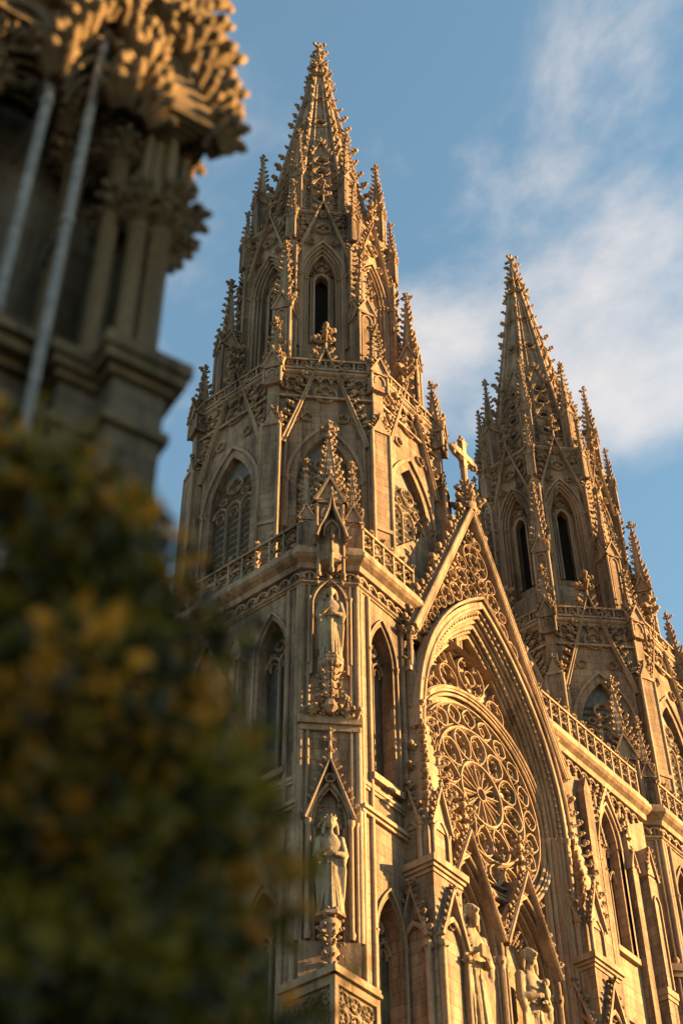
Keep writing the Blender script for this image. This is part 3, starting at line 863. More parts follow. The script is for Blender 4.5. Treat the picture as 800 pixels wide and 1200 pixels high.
# ================================================================== NAVE FRONT
GX, GY = 43.45, 27.5        # gable axis and face plane
WY = 28.4                   # rose / wall plane
RC, RR = 36.15, 4.05        # rose centre height, radius
def front_wall():
    b = MB(M_WALL, M_CARVE, M_DARK)
    # wall either side of the gable bay, right bay has a window
    wall(b, 48.6, 57.2, 31.2, CORN - .9, [(53.7, .62, 33.8, 39.2, 1.7)], WY, WY + .9)
    b.box(48.6, 57.2, WY, WY + .9, BASE, 31.2)
    b.box(38.2, 57.2, WY + 1.3, WY + 9, BASE, 41.8)      # body of the church behind
    b.box(38.0, 48.7, WY + .35, WY + 1.3, BASE, 46)
    b.extr([(38.4, 46), (48.5, 46), (GX, 51.2)], WY + .35, WY + 1.0)
    # tall strips beside the window
    for x in (52.4, 52.75, 55.1, 55.5):
        b.lathe([(.1, 31), (.1, 41.2)], 8, x, WY - .04, 1)
    b.box(51.3, 51.9, WY - .4, WY, BASE, 40.6); b.extr([(51.3, 40.6), (51.9, 40.6), (51.6, 41.4)], WY - .4, WY, 1)
    b.box(48.6, 57.2, WY - .3, WY, 30.3, 30.55, 1); b.box(48.6, 57.2, WY - .18, WY, 30.1, 30.3, 1)
    corbels(b, 48.8, 56.6, CORN - .95, WY, .58, .24)
    for x in (52.3, 55.05):
        for q in range(12): b.crocket((x, WY - .12, 37.0 + q * .36), (random.uniform(-.7, .7), -1, .3), .24)
        b.frus(4, .28, .04, 38.6, 41.4, x, WY - .12, rot=PI / 4, mi=1)
        b.box(x - .22, x + .22, WY - .34, WY, BASE, 38.6); b.sweep([(x - .3, 38.3), (x, 39.4), (x + .3, 38.3)], rect(-.05, .05, WY - .42, WY), False, 1)
    b.sweep([(52.8, 40.2), (53.7, 42.0), (54.6, 40.2)], rect(-.06, .08, WY - .2, WY), False, 1)
    for q in range(6):
        for sg in (-1, 1): b.crocket((53.7 + sg * .9 * (1 - (q + .5) / 6), WY - .14, 40.25 + 1.8 * (q + .5) / 6), (sg, -.3, .4), .22)
    b.box(55.8, 56.5, WY - .55, WY, BASE, 38.5); b.sweep([(55.7, 38.3), (56.15, 39.9), (56.6, 38.3)], rect(-.06, .08, WY - .65, WY), False, 1); b.extr([(55.8, 38.4), (56.5, 38.4), (56.15, 39.7)], WY - .55, WY, 1)
    for q in range(5):
        for sg in (-1, 1): b.crocket((56.15 + sg * .42 * (1 - (q + .5) / 5), WY - .6, 38.4 + 1.5 * (q + .5) / 5), (sg, -.3, .4), .2)
    b.sweep(arch(.22, .4, 37, 56.15, 5, 33), rect(0, .07, WY - .63, WY - .5), False, 1)
    b.box(55.7, 56.6, WY - .65, WY, 32.6, 32.9, 1); b.box(55.74, 56.56, WY - .6, WY, 32.4, 32.6, 1)
    # gabled blind arcade over the bay window
    b.sweep(arch(.8, 1.9, 39.3, 53.7, 8, 33.6), rect(0, .1, WY - .12, WY), False, 1)
    b.sweep(arch(.36, .8, 37.2, 53.35, 6, 33.8), barp(.1, WY + .35, .14), False, 1); b.sweep(arch(.36, .8, 37.2, 54.05, 6, 33.8), barp(.1, WY + .35, .14), False, 1)
    return b
obj('front_wall', front_wall(), cath, (0, 0, 0), world=True)
W_bay = window_set(.62, 33.8, 39.2, 1.7, 2, outer=.24, back=.6, bw=.11)
place_window(W_bay, cath, Vector((53.7, WY, 0)) - Vector(cath.location), 0, label='narrow two light window between the gable and the right tower')
def front_cornice():
    b = MB(M_CARVE)
    pr = lambda out, z, h: [(0, z), (-out * .35, z), (-out * .45, z + h * .25), (-out * .8, z + h * .38), (-out, z + h * .5), (-out, z + h * .72), (-out * .86, z + h * .78), (-out * .8, z + h), (0, z + h)]
    b.sweep([(48.0, WY), (57.2, WY)], pr(.6, CORN - .9, .95), plane='xy')
    b.box(48.0, 57.2, WY - .1, WY + 1.5, CORN - .1, CORN)
    return b
obj('cornice', front_cornice(), cath, (0, 0, 0), world=True)
obj('balustrade', balustrade_mb(8.0, 1.5, .72), cath, (52.6, WY - .3, CORN), world=True)

def splay_mb():
    """deep moulded arch over the rose window"""
    b = MB(M_CARVE)
    hw0, hw1 = 4.05, 4.72; z0 = RC; rise0, rise1 = 8.1, 9.3
    orders = 7
    for k in range(orders):
        t = k / (orders - 1)
        w = hw0 + (hw1 - hw0) * t; h = rise0 + (rise1 - rise0) * t
        y1 = WY + .1; y0 = WY - .1 - (WY - GY - .02) * t
        P = [(-w, BASE)] + arch(w, h, z0, 0, 18) + [(w, BASE)]
        b.sweep(P, rect(0, .30, y0, y0 + .75)); 
        b.sweep(P, rollp(.05, y0 + .02, .055 if k % 2 else .085, 8), smooth=True)
        if k in (2, 5):      # carved leaf running in a hollow
            A = arch(w, h, z0, 0, 34)
            for i, (x, z) in enumerate(A): b.blob((x, y0 + .02, z), .085, (1, 1, 1.2), .4)
    # hood
    P = arch(hw1 + .34, rise1 + .5, z0, 0, 18); b.sweep(P, rect(0, .12, GY - .16, GY + .3)); b.sweep(P, rollp(.06, GY - .14, .07))
    for sg in (-1, 1):        # jamb shafts with capitals
        for k in range(5):
            t = k / 4; x = sg * (hw0 + .12 + .64 * t); y = WY - .15 - .8 * t
            b.lathe([(.10, BASE), (.10, RC - .3), (.18, RC - .1), (.2, RC)], 8, x, y)
    return b
rose = MB(M_CARVE)
def rose_tracery():
    b = rose; y = .18; cz = RC
    def ring(r, bw, d, yy=y): b.sweep(circ(r, 0, cz, 72), barp(bw, yy, d), True, smooth=False)
    ring(.28, .16, .36); ring(1.36, .20, .40); ring(1.53, .08, .30); ring(2.86, .20, .40); ring(3.03, .08, .28)
    b.sweep(circ(4.0, 0, cz, 90), rect(-.02, .28, -.05, .5), True); ring(3.92, .16, .42)
    # hub petals
    n = 12
    for k in range(n):
        a = 2 * PI * k / n + PI / 12
        ca, sa = math.cos(a), math.sin(a)
        def q(r, t): return (r * ca - t * sa, cz + r * sa + t * ca)
        b.sweep([q(.3, 0), q(1.3, 0)], barp(.12, y, .32))
        a2 = a + PI / n; ca, sa = math.cos(a2), math.sin(a2)
        pet = [q(.45 + .0, -.06), q(.8, -.13), q(1.05, -.17), q(1.2, -.1), q(1.27, 0), q(1.2, .1), q(1.05, .17), q(.8, .13), q(.45, .06)]
        b.sweep(pet, barp(.07, y, .24))
    # ring of twelve cusped circles
    for k in range(n):
        a = 2 * PI * k / n; rc = 2.18; x, z = rc * math.cos(a), cz + rc * math.sin(a)
        ca, sa = math.cos(a), math.sin(a)
        def q(r, t): return (r * ca - t * sa, cz + r * sa + t * ca)
        b.sweep([q(1.46, -.05), q(1.62, -.26), q(1.9, -.44), q(2.2, -.53), q(2.5, -.46), q(2.7, -.24), q(2.8, 0), q(2.7, .24), q(2.5, .46), q(2.2, .53), q(1.9, .44), q(1.62, .26), q(1.46, .05)], barp(.16, y, .38))
        foil(b, x, z, .46, 6, .13, y, .30, a0=a, ring=False)
        b.sweep([q(1.6, -.02), q(1.8, -.24), q(2.15, -.36), q(2.45, -.28), q(2.66, 0), q(2.45, .28), q(2.15, .36), q(1.8, .24), q(1.6, .02)], barp(.055, y, .2))
        b.blob((x, y - .02, z), .055, (1, 1, 1), .2)
        a += PI / n
        for rr in (1.62, 2.74): b.blob((rr * math.cos(a), y - .12, cz + rr * math.sin(a)), .09, (1, .8, 1), .3)
        foil(b, 2.66 * math.cos(a), cz + 2.66 * math.sin(a), .17, 3, .05, y, .2, a0=a)
        foil(b, 1.7 * math.cos(a), cz + 1.7 * math.sin(a), .14, 3, .05, y, .2, a0=a + PI)
    # outer ring of pointed petals
    m = 20
    for k in range(m):
        a = 2 * PI * (k + .5) / m; ca, sa = math.cos(a), math.sin(a)
        def q(r, t): return (r * ca - t * sa, cz + r * sa + t * ca)
        pet = [q(3.0, -.02), q(3.12, -.24), q(3.3, -.40), q(3.5, -.43), q(3.68, -.28), q(3.86, 0), q(3.68, .28), q(3.5, .43), q(3.3, .40), q(3.12, .24), q(3.0, .02)]
        b.sweep(pet, barp(.15, y, .38))
        b.sweep([q(3.1, 0), q(3.22, -.12), q(3.34, -.1), q(3.38, -.19), q(3.5, -.2), q(3.58, -.1), q(3.7, 0), q(3.58, .1), q(3.5, .2), q(3.38, .19), q(3.34, .1), q(3.22, .12), q(3.1, 0)], barp(.09, y, .24))
        a = 2 * PI * k / m
        foil(b, 3.78 * math.cos(a), cz + 3.78 * math.sin(a), .15, 3, .05, y, .22, a0=a + PI)
        b.blob((3.86 * math.cos(a), y - .25, cz + 3.86 * math.sin(a)), .10, (1, .8, 1), .3)
    # tympanum tracery between the rose and the arch
    P = circ(RR + .42, 0, cz, 90)
    b.sweep(P, rect(-.1, .16, -.32, .2), True); b.sweep(P, rollp(.06, -.34, .07), True); b.sweep(circ(RR + .2, 0, cz, 90), rollp(0, -.22, .07), True)
    foil(b, 0, 42.05, .92, 6, .13, y, .3); b.sweep(circ(.35, 0, 42.05, 14), barp(.08, y, .22), True)
    for sg in (-1, 1):
        foil(b, sg * 1.62, 41.1, .62, 4, .11, y, .28); foil(b, sg * 2.55, 40.1, .42, 4, .09, y, .26); foil(b, sg * 3.15, 39.2, .27, 3, .07, y, .24)
        b.sweep([(sg * .2, 40.9), (sg * 1.0, 42.0), (sg * 1.4, 42.6)], barp(.08, y, .24)); foil(b, sg * .95, 43.0, .22, 3, .06, y, .22); foil(b, sg * .75, 40.95, .18, 3, .06, y, .22)
        foil(b, sg * 1.9, 42.05, .24, 3, .06, y, .22); foil(b, sg * 3.0, 40.1, .15, 3, .05, y, .2)
    return b
rose_tracery()
ro = obj('rose_window', rose, cath, (GX, WY, 0), world=True, label='great round rose window with rings of cusped tracery')
rp = MB(M_ROSEGLASS)
rp.extr(circ(RR + .35, 0, RC, 64), .16, .24)
obj('pane', rp, ro)
tp = MB(M_CARVE); tp.extr(arch(4.1, 8.3, RC, 0, 16, RC), .25, .33); obj('tympanum', tp, ro)
low = MB(M_WALL); low.box(-4.6, 4.6, .1, .5, BASE, 31.7); low.extr([(-4.5, 31.7), (4.5, 31.7), (4.5, RC)] + circ(RR + .2, 0, RC, 40)[:0] + [(4.4, RC)] + [((RR + .3) * math.cos(a), RC + (RR + .3) * math.sin(a)) for a in np.linspace(0, -PI, 30)] + [(-4.5, RC)], .05, .3); obj('apron_wall', low, ro)
obj('rose_arch', splay_mb(), cath, (GX, 0, 0), world=True, label='deep moulded pointed arch framing the rose window')

def gable_mb():
    b = MB(M_CARVE, M_WALL, M_DARK)
    zt, zb, hw = 51.9, 41.0, 5.15
    ext = (hw, zb)
    P = [(-hw * .98, zt - (zt - zb) * .98), (0, zt), (hw * 1.12, zt - (zt - zb) * 1.12)]
    y = GY
    b.sweep(P, rect(-.42, .0, y, y + .55)); b.sweep(P, rollp(-.06, y - .02, .11, 8)); b.sweep(P, rollp(-.34, y + .0, .07)); b.sweep(P, rect(-.26, -.16, y - .08, y)); b.sweep(P, rect(-.1, .12, y + .1, y + .6))
    for x_, y_ in ((-5.0, -.05), (-5.25, .2)):
        b.lathe([(.13, 30), (.13, 40.6), (.2, 40.9), (.24, 41.1)], 8, x_, y + .3 + y_, 1)
        for q in range(6): b.crocket((x_ + .16 * math.cos(q), y + .3 + y_ + .16 * math.sin(q), 40.8), (math.cos(q), math.sin(q), .3), .2)
    # backing slab with the arch cut out
    A = arch(4.95, 9.7, RC, 0, 18)
    A = [(x, z) for x, z in A if z > zb]
    b.extr([(-hw + .3, zb), (A[0][0], zb)] + A + [(A[-1][0], zb), (hw - .3, zb), (0, zt - .6)], y + .32, y + .6, 1)
    h = zt - zb; L = math.hypot(hw, h); nx, nz = h / L, hw / L
    n = 17
    for i in range(n):
        t = (i + .5) / n
        for sg in (-1, 1): b.crocket((sg * hw * (1 - t) + sg * nx * .06, y + .2, zb + h * t + nz * .06), (sg * nx, -.1, nz + .35), .42)
    # tracery filling: one large foil, rows of smaller ones fitted between arch and rakes
    foil(b, 0, 48.3, .88, 6, .12, y + .34, .28); foil(b, 0, 48.3, .42, 4, .08, y + .34, .24)
    placed = [(0, 48.3, .92)]
    rr_ = random.Random(3)
    def ok(x, z, r):
        if z - r < 41.4: return False
        # distance to rake
        d = (hw - abs(x)) * nx - (z - zb) * nz
        if d - .44 < r: return False
        w_ = 4.95; hh = 9.7; rad = (w_ * w_ + hh * hh) / (2 * w_); cx = rad - w_
        if math.hypot(abs(x) + cx, z - RC) - rad < r + .22: return False
        return all(math.hypot(x - a, z - c_) > r + q + .01 and math.hypot(-x - a, z - c_) > r + q + .01 for a, c_, q in placed)
    for rad_, tries in ((.44, 2500), (.34, 4000), (.26, 6000), (.19, 8000), (.14, 8000), (.10, 5000)):
        for _ in range(tries):
            x = rr_.uniform(0.0, 4.9); z = rr_.uniform(41.2, 51.2)
            if x < rad_ + .02 and x > .02: continue
            if ok(x, z, rad_) and x > rad_:
                placed.append((x, z, rad_))
                for sg in (-1, 1):
                    if rad_ > .15: foil(b, sg * x, z, rad_, 4 if rad_ > .3 else 3, .045 + rad_ * .1, y + .34, .26, a0=rr_.random() * 3)
                    else: b.blob((sg * x, y + .25, z), rad_ * .9, (1, .9, 1), .4)
                if rad_ > .3: b.blob((x, y + .22, z), .07, (1, 1, 1), .3); b.blob((-x, y + .22, z), .07, (1, 1, 1), .3)
    for _ in range(4000):       # vertical column of small foils on the axis
        z = rr_.uniform(46.4, 51.0)
        if ok(0, z, .2): placed.append((0, z, .2)); foil(b, 0, z, .2, 4, .06, y + .34, .24)
    return b
obj('gable', gable_mb(), cath, (GX, 0, 0), world=True, label='steep pierced gable with crocketed rakes above the rose window')
def cross_mb():
    b = MB(M_CARVE); y = GY + .25
    b.lathe([(.42, 51.5), (.5, 51.9), (.36, 52.2), (.26, 52.5), (.22, 53.0)], 8, 0, y)
    for z, r_, s_ in ((51.9, .3, .42), (52.5, .22, .36), (53.2, .16, .3)):
        for q in range(6): b.crocket((r_ * math.cos(q * PI / 3), y + r_ * math.sin(q * PI / 3), z), (math.cos(q * PI / 3), math.sin(q * PI / 3), .35), s_)
    b.frus(8, .19, .15, 52.8, 54.6, 0, y)
    b.box(-.14, .14, y - .14, y + .14, 54.5, 56.3); b.box(-.68, .68, y - .157, y + .157, 55.1, 55.5)
    for x, z in ((-.75, 55.3), (.75, 55.3), (0, 56.3)):
        b.blob((x, y, z), .26, (1, .8, 1), .25)
        for q in range(5): b.crocket((x, y, z), (math.cos(q * 1.26), -.3, math.sin(q * 1.26)), .3)
        for a in (0, PI / 2, PI, -PI / 2): b.blob((x + .2 * math.cos(a), y, z + .2 * math.sin(a)), .14, (1, .9, 1), .3)
    foil(b, 0, 55.3, .42, 4, .1, y + .1, .2)
    return b
obj('gable_cross', cross_mb(), cath, (GX, 0, 0), world=True)
# nave roof behind the gable
rf = MB(M_ROOF); rf.extr([(38.6, 42), (48.4, 42), (GX, 49.8)], WY + 1.4, WY + 34); obj('roof', rf, cath, (0, 0, 0), world=True)
nb = MB(M_WALL); nb.box(34.6, 68.5, CY + HW - .2, CY + 32, BASE, 38); obj('nave_body', nb, cath, (0, 0, 0), world=True)

# ---- piers beside the rose
def pier_mb(x0, x1, yf, cap):
    b = MB(M_WALL, M_CARVE); w = x1 - x0; xc = (x0 + x1) / 2; yb = WY + .1
    b.box(x0, x1, yf, yb, BASE, cap - .55)
    for i, (o_, z, h) in enumerate(((.05, cap - .55, .15), (.13, cap - .4, .14), (.22, cap - .26, .26))): b.box(x0 - o_, x1 + o_, yf - o_, yb, z, z + h, 1)
    # gabled blind arches on front and side below the cap
    for M in (T(xc, yf, 0), T(x0, (yf + yb) / 2, 0) @ RZ(-PI / 2)):
        b.at(M); hw = .62 if M[0][0] > .5 else .5
        b.sweep(arch(hw, hw * 1.7, cap - 3.2, 0, 8, cap - 8), rect(-.02, .12, -.16, 0), False, 1)
        b.sweep(arch(hw, hw * 1.7, cap - 3.2, 0, 8, cap - 8), rollp(0, -.12, .06), False, 1)
        g = [(-hw - .12, cap - 3.0), (0, cap - 1.05), (hw + .12, cap - 3.0)]
        b.sweep(g, rect(-.07, .07, -.28, 0), False, 1)
        foil(b, 0, cap - 2.3, .16, 3, .05, 0, .1)
        for q in range(6):
            for sg in (-1, 1): b.crocket((sg * (hw + .12) * (1 - (q + .5) / 6), -.2, cap - 3 + 1.95 * (q + .5) / 6), (sg, -.2, .35), .2)
        for q in range(4): b.crocket((0, -.2, cap - .95), (math.cos(q * PI / 2), math.sin(q * PI / 2), .5), .2)
        for sg in (-1, 1):
            b.lathe([(.1, BASE), (.1, cap - 3.55), (.17, cap - 3.35), (.18, cap - 3.2)], 8, sg * (hw + .05), -.14, 1)
            for q in range(6): b.crocket((sg * (hw + .05) + .12 * math.cos(q), -.14 + .12 * math.sin(q), cap - 3.45), (math.cos(q), math.sin(q), .3), .13)
    b.at(Matrix.Identity(4))
    # upper shaft with blind lancets
    s = .12; ys = yf + .2
    b.box(x0 + s, x1 - s, ys, yb, cap, cap + 2.1)
    for M, hw in ((T(xc, ys, 0), .46), (T(x0 + s, (ys + yb) / 2, 0) @ RZ(-PI / 2), .4)):
        b.at(M)
        b.sweep(arch(hw * .8, hw * 1.4, cap + 1.2, 0, 7, cap), rect(0, .1, -.1, 0), False, 1)
        g = [(-hw * 1.3, cap + 1.5), (0, cap + 3.3), (hw * 1.3, cap + 1.5)]
        b.sweep(g, rect(-.06, .06, -.2, 0), False, 1); b.extr(g, -.05, .3, 1)
        for q in range(6):
            for sg in (-1, 1): b.crocket((sg * hw * 1.3 * (1 - (q + .5) / 6), -.14, cap + 1.5 + 1.8 * (q + .5) / 6), (sg, -.2, .35), .2)
        b.crocket((0, -.1, cap + 3.3), (0, -.1, 1), .36)
        for sg in (-1, 1): b.lathe([(.07, cap), (.07, cap + 1.3), (.12, cap + 1.5)], 8, sg * hw, -.04, 1)
    b.at(Matrix.Identity(4))
    return b
def pier_spirelet(w, d, h):
    b = MB(M_CARVE)
    b.frus(4, w * .5 * 1.414, .09, 0, h, rot=PI / 4, sy=d / w)
    for k in range(4):
        a = PI / 4 + k * PI / 2; dx, dy = math.cos(a) * w * .707, math.sin(a) * d * .707
        n = int(h / .46)
        for i in range(n):
            t = (i + .5) / n; b.crocket((dx * (1 - t * .88), dy * (1 - t * .88), h * t), (math.copysign(.7, dx), math.copysign(.7, dy), .3), .40 - .14 * t)
            if i % 2 == 0: b.crocket((dx * (1 - t * .88), dy * .0, h * t), (math.copysign(1, dx), 0, .3), .26)
    return b
for (x0, x1, yf, cap, tip, lab) in ((37.95, 39.55, 26.85, 30.0, 39.0, 'left'), (48.15, 49.85, 26.85, 30.8, 38.9, 'right')):
    yc = (yf + .2 + WY + .1) / 2
    o = obj('buttress_pier', pier_mb(x0, x1, yf, cap), cath, (0, 0, 0), world=True, label='%s buttress pier beside the rose window with crocketed pinnacle' % lab)
    s = obj('spirelet', pier_spirelet(x1 - x0 - .2, 1.25, tip - cap - 2.9), o, ((x0 + x1) / 2, yc - .1, cap + 2.1))
    obj('finial', finial_mb(.95), o, ((x0 + x1) / 2, yc - .1, tip - .85))

# ---- gabled statue niches below the rose
def portal_niche_mb():
    b = MB(M_CARVE, M_WALL, M_DARK)
    hw = 1.15; sp_ = 28.6; rise = 2.6; yf = -.75
    for k, (a, y) in enumerate(((0, .1), (.14, -.12), (.28, -.34), (.42, -.56), (.54, -.75))):
        P = arch(hw + a, rise + a * 1.3, sp_, 0, 10, BASE)
        b.sweep(P, rect(0, .17, y, y + .3)); b.sweep(P, rollp(.03, y, .06))
        if k in (1, 3):
            for (x, z) in arch(hw + a, rise + a * 1.3, sp_, 0, 12): b.blob((x, y, z), .07, (1, 1, 1), .3)
    gz = 33.0; gh = hw + .62
    g = [(-gh, sp_ + .6), (0, gz), (gh, sp_ + .6)]
    b.sweep(g, rect(-.13, .06, yf - .18, yf + .25)); b.sweep(g, rollp(-.03, yf - .18, .07))
    A_ = [(x, z) for x, z in arch(hw + .6, rise + .8, sp_, 0, 10) if z > sp_ + .75]; kk = len(A_) // 2
    b.extr([(-gh + .15, sp_ + .7), A_[0]] + A_[1:kk + 1] + [(0, gz - .15)], yf + .1, yf + .9, 1)
    b.extr([(gh - .15, sp_ + .7), (0, gz - .15)] + A_[kk:], yf + .1, yf + .9, 1)
    foil(b, 0, 32.25, .2, 3, .06, yf + .1, .14)
    h = gz - sp_ - .6
    for q in range(11):
        for sg in (-1, 1): b.crocket((sg * gh * (1 - (q + .5) / 11) + sg * .05, yf - .08, sp_ + .62 + h * (q + .5) / 11), (sg, -.2, .35), .24)
    b.tube([(0, yf, gz), (0, yf, gz + 1.5)], [.12, .07], 6)
    for z, s_ in ((.35, .3), (.8, .36), (1.3, .26)):
        for q in range(4): b.crocket((0, yf, gz + z), (math.cos(q * PI / 2 + .4), math.sin(q * PI / 2 + .4), .3), s_)
    for sg in (-1, 1):
        for k in range(4):
            b.lathe([(.10, BASE), (.10, 28.1), (.17, 28.35), (.19, 28.5), (.19, 28.6)], 8, sg * (hw + .1 + .15 * k), .1 - .26 * k)
            for q in range(5): b.crocket((sg * (hw + .1 + .15 * k) + .1 * math.cos(q), .1 - .26 * k + .1 * math.sin(q), 28.3), (math.cos(q), math.sin(q), .3), .12)
    # leafy canopy over the statue
    for q in range(12):
        a = PI * q / 11
        for r_ in (.72, .95): b.crocket((r_ * math.cos(a), .05 - .12 * random.random(), sp_ + .9 + r_ * 1.35 * math.sin(a) - .25), (math.cos(a), -.7, math.sin(a)), .22)
    foil(b, 0, 30.75, .3, 4, .06, .15, .14)
    return b
PN = portal_niche_mb()
NCH = [41.2, 44.85]
for x, lab in zip(NCH, ('left', 'right')):
    obj('portal_niche', PN, cath, (x, WY - .1, 0), world=True, label='%s gabled niche with a statue under the rose window' % lab)

# ================================================================== STATUES
M_SEED = random.Random(11)
def sg_(q): return 1 if q % 2 else -1
def statue_mb(h, crowned=True, child=False, beard=False, lift=0.0, lean=0.0, book=False):
    """robed standing figure, looking towards -y, feet at z=0; one skin is made of it by a voxel remesh"""
    s = h / 7.5                       # one head
    b = MB(M_STATUE)
    rg = random.Random(int(h * 100) + child)
    # robe: elliptical rings with folds
    rings = []; n = 44; lev = 26
    for i in range(lev):
        t = i / (lev - 1); z = t * 6.2 * s
        if t < .62: w = (.90 - .34 * (t / .62) ** .8)
        elif t < .85: w = .56 + .20 * ((t - .62) / .23)
        else: w = .76 - .46 * ((t - .85) / .15) ** 1.6
        dpt = w * (.78 if t < .6 else .62)
        sway = .10 * math.sin(t * PI) + lean * t
        v = []
        for k in range(n):
            a = 2 * PI * k / n
            fold = 1 + (.10 * math.sin(a * 9 + t * 2.3) + .05 * math.sin(a * 15 - t * 4)) * max(0, 1 - t / .72)
            fold += .03 * math.sin(a * 5 + t * 14) * (t > .5)
            v.append((s * (w * math.cos(a) * fold + sway), s * dpt * math.sin(a) * fold, z))
        rings += v
    f = [(i * n + k, i * n + (k + 1) % n, (i + 1) * n + (k + 1) % n, (i + 1) * n + k) for i in range(lev - 1) for k in range(n)]
    f += [tuple(range(n - 1, -1, -1)), tuple(range((lev - 1) * n, lev * n))]
    b.add(rings, f, 0, True)
    hx = s * lean
    # mantle folds falling from the arms
    for sg in (-1, 1):
        for q in range(4):
            x = sg * (.50 + .10 * q) * s
            b.tube([(x * 1.05, -.15 * s - q * .03 * s, 4.6 * s), (x * 1.15, -.28 * s, 3.2 * s), (x * 1.05, -.25 * s, 1.4 * s), (x * 1.0, -.2 * s, .5 * s)], [.10 * s, .13 * s, .11 * s, .05 * s], 8)
    for q in range(7):                # long hanging folds on the front of the robe
        x = (-.48 + .16 * q + rg.uniform(-.03, .03)) * s; y0 = -.52 + .35 * abs(x / s)
        b.tube([(x * .75, (y0 + .06) * s, rg.uniform(3.6, 4.1) * s), (x * .95, (y0 - .06) * s, 2.2 * s), (x * 1.25 + sg_(q) * .03 * s, (y0 - .22) * s, .12 * s)], [.035 * s, .065 * s, .085 * s], 6)
    b.tube([(-.5 * s, -.30 * s, 4.35 * s), (0, -.50 * s, 4.22 * s), (.5 * s, -.30 * s, 4.35 * s)], [.06 * s] * 3, 6)
    # arms
    hands = []
    for sg, hand in ((-1, (-.22, -.72, 4.55 + lift)), (1, (.24, -.74, 4.25))):
        sh = Vector((sg * .72 * s + hx, 0, 5.75 * s)); el = Vector((sg * .95 * s, -.18 * s, 4.45 * s)); ha = Vector((hand[0] * s, hand[1] * s, hand[2] * s))
        b.tube([sh, (sh + el) / 2, el], [.24 * s, .25 * s, .24 * s], 10); b.tube([el, (el + ha) / 2, ha], [.24 * s, .22 * s, .11 * s], 10)
        b.blob(el, .26 * s, (1, 1, 1), 0, True)
        b.blob(sh, .27 * s, (1, 1, .9), 0, True); b.blob(ha, .13 * s, (1, .7, 1.2), 0, True); hands.append(ha)
        for q in range(4):
            o_ = Vector((-sg * .02 * s, -.05 * s, (.09 - .06 * q) * s)); b.tube([ha + o_, ha + o_ + Vector((-sg * .16 * s, -.05 * s, .05 * s)), ha + o_ + Vector((-sg * .24 * s, .02 * s, .03 * s))], .028 * s, 6)
        b.tube([ha + Vector((0, 0, .08 * s)), ha + Vector((-sg * .06 * s, -.06 * s, .2 * s))], .03 * s, 6)
        # hanging sleeve
        b.tube([el, el + Vector((-sg * .1 * s, -.1 * s, -.6 * s)), el + Vector((-sg * .12 * s, -.08 * s, -1.15 * s))], [.22 * s, .2 * s, .07 * s], 8)
    if book: b.box(-.3 * s, .26 * s, -.92 * s, -.76 * s, 4.3 * s, 4.95 * s)
    if child:
        b.blob((.42 * s, -.55 * s, 4.95 * s), .3 * s, (.9, .8, 1.3), 0, True); b.blob((.44 * s, -.62 * s, 5.5 * s), .2 * s, (1, 1, 1.1), 0, True)
        b.tube([(.3 * s, -.7 * s, 5.1 * s), (.05 * s, -.85 * s, 5.3 * s)], .07 * s, 6); b.tube([(.4 * s, -.65 * s, 4.7 * s), (.3 * s, -.85 * s, 4.2 * s)], [.12 * s, .08 * s], 6)
    # neck and head
    b.tube([(hx, -.02 * s, 5.9 * s), (hx, -.06 * s, 6.5 * s)], [.3 * s, .19 * s], 10)
    hz = 6.93 * s; hy = -.12 * s
    b.blob((hx, hy, hz), .46 * s, (.76, .86, 1.02), 0, True)
    b.blob((hx, hy - .1 * s, hz - .25 * s), .27 * s, (.85, .9, .95), 0, True)
    b.blob((hx, hy - .43 * s, hz - .04 * s), .07 * s, (.7, 1.1, 1.7), 0, True)
    b.blob((hx, hy - .4 * s, hz + .1 * s), .09 * s, (2.6, .5, .5), 0, True)
    for sg in (-1, 1):
        b.blob((hx + sg * .15 * s, hy - .345 * s, hz + .015 * s), .055 * s, (1.3, .6, .7), 0, True)
        b.blob((hx + sg * .36 * s, hy + .02 * s, hz - .03 * s), .09 * s, (.5, .8, 1.3), 0, True)
    b.blob((hx, hy - .36 * s, hz - .22 * s), .07 * s, (1.6, .6, .5), 0, True)
    # hair / veil down to the shoulders
    b.blob((hx, hy + .12 * s, hz + .08 * s), .46 * s, (.92, .86, 1.0), 0, True)
    for sg in (-1, 1):
        for q in range(2): b.tube([(hx + sg * .33 * s, hy + (.05 + .12 * q) * s, hz + .2 * s), (hx + sg * .43 * s, hy + (.05 + .12 * q) * s, hz - .25 * s), (hx + sg * .5 * s, hy + .06 * s, hz - .8 * s)], [.13 * s, .14 * s, .1 * s], 8)
    if beard:
        for q in range(3): b.blob((hx, hy - (.33 - .02 * q) * s, hz - (.36 + .16 * q) * s), (.2 - .03 * q) * s, (1, .7, 1.2), .1, True)
    if crowned:
        b.lathe([(.36 * s, hz + .26 * s), (.40 * s, hz + .42 * s), (.36 * s, hz + .43 * s)], 16, hx, hy + .05 * s)
        for q in range(8): b.blob((hx + .38 * s * math.cos(q * PI / 4), hy + .05 * s + .38 * s * math.sin(q * PI / 4), hz + .5 * s), .085 * s, (1, 1, 1.5), 0, True)
    # feet
    for sg in (-1, 1): b.blob((sg * .25 * s, -.75 * s, .1 * s), .2 * s, (.8, 1.5, .6), 0, True)
    return b
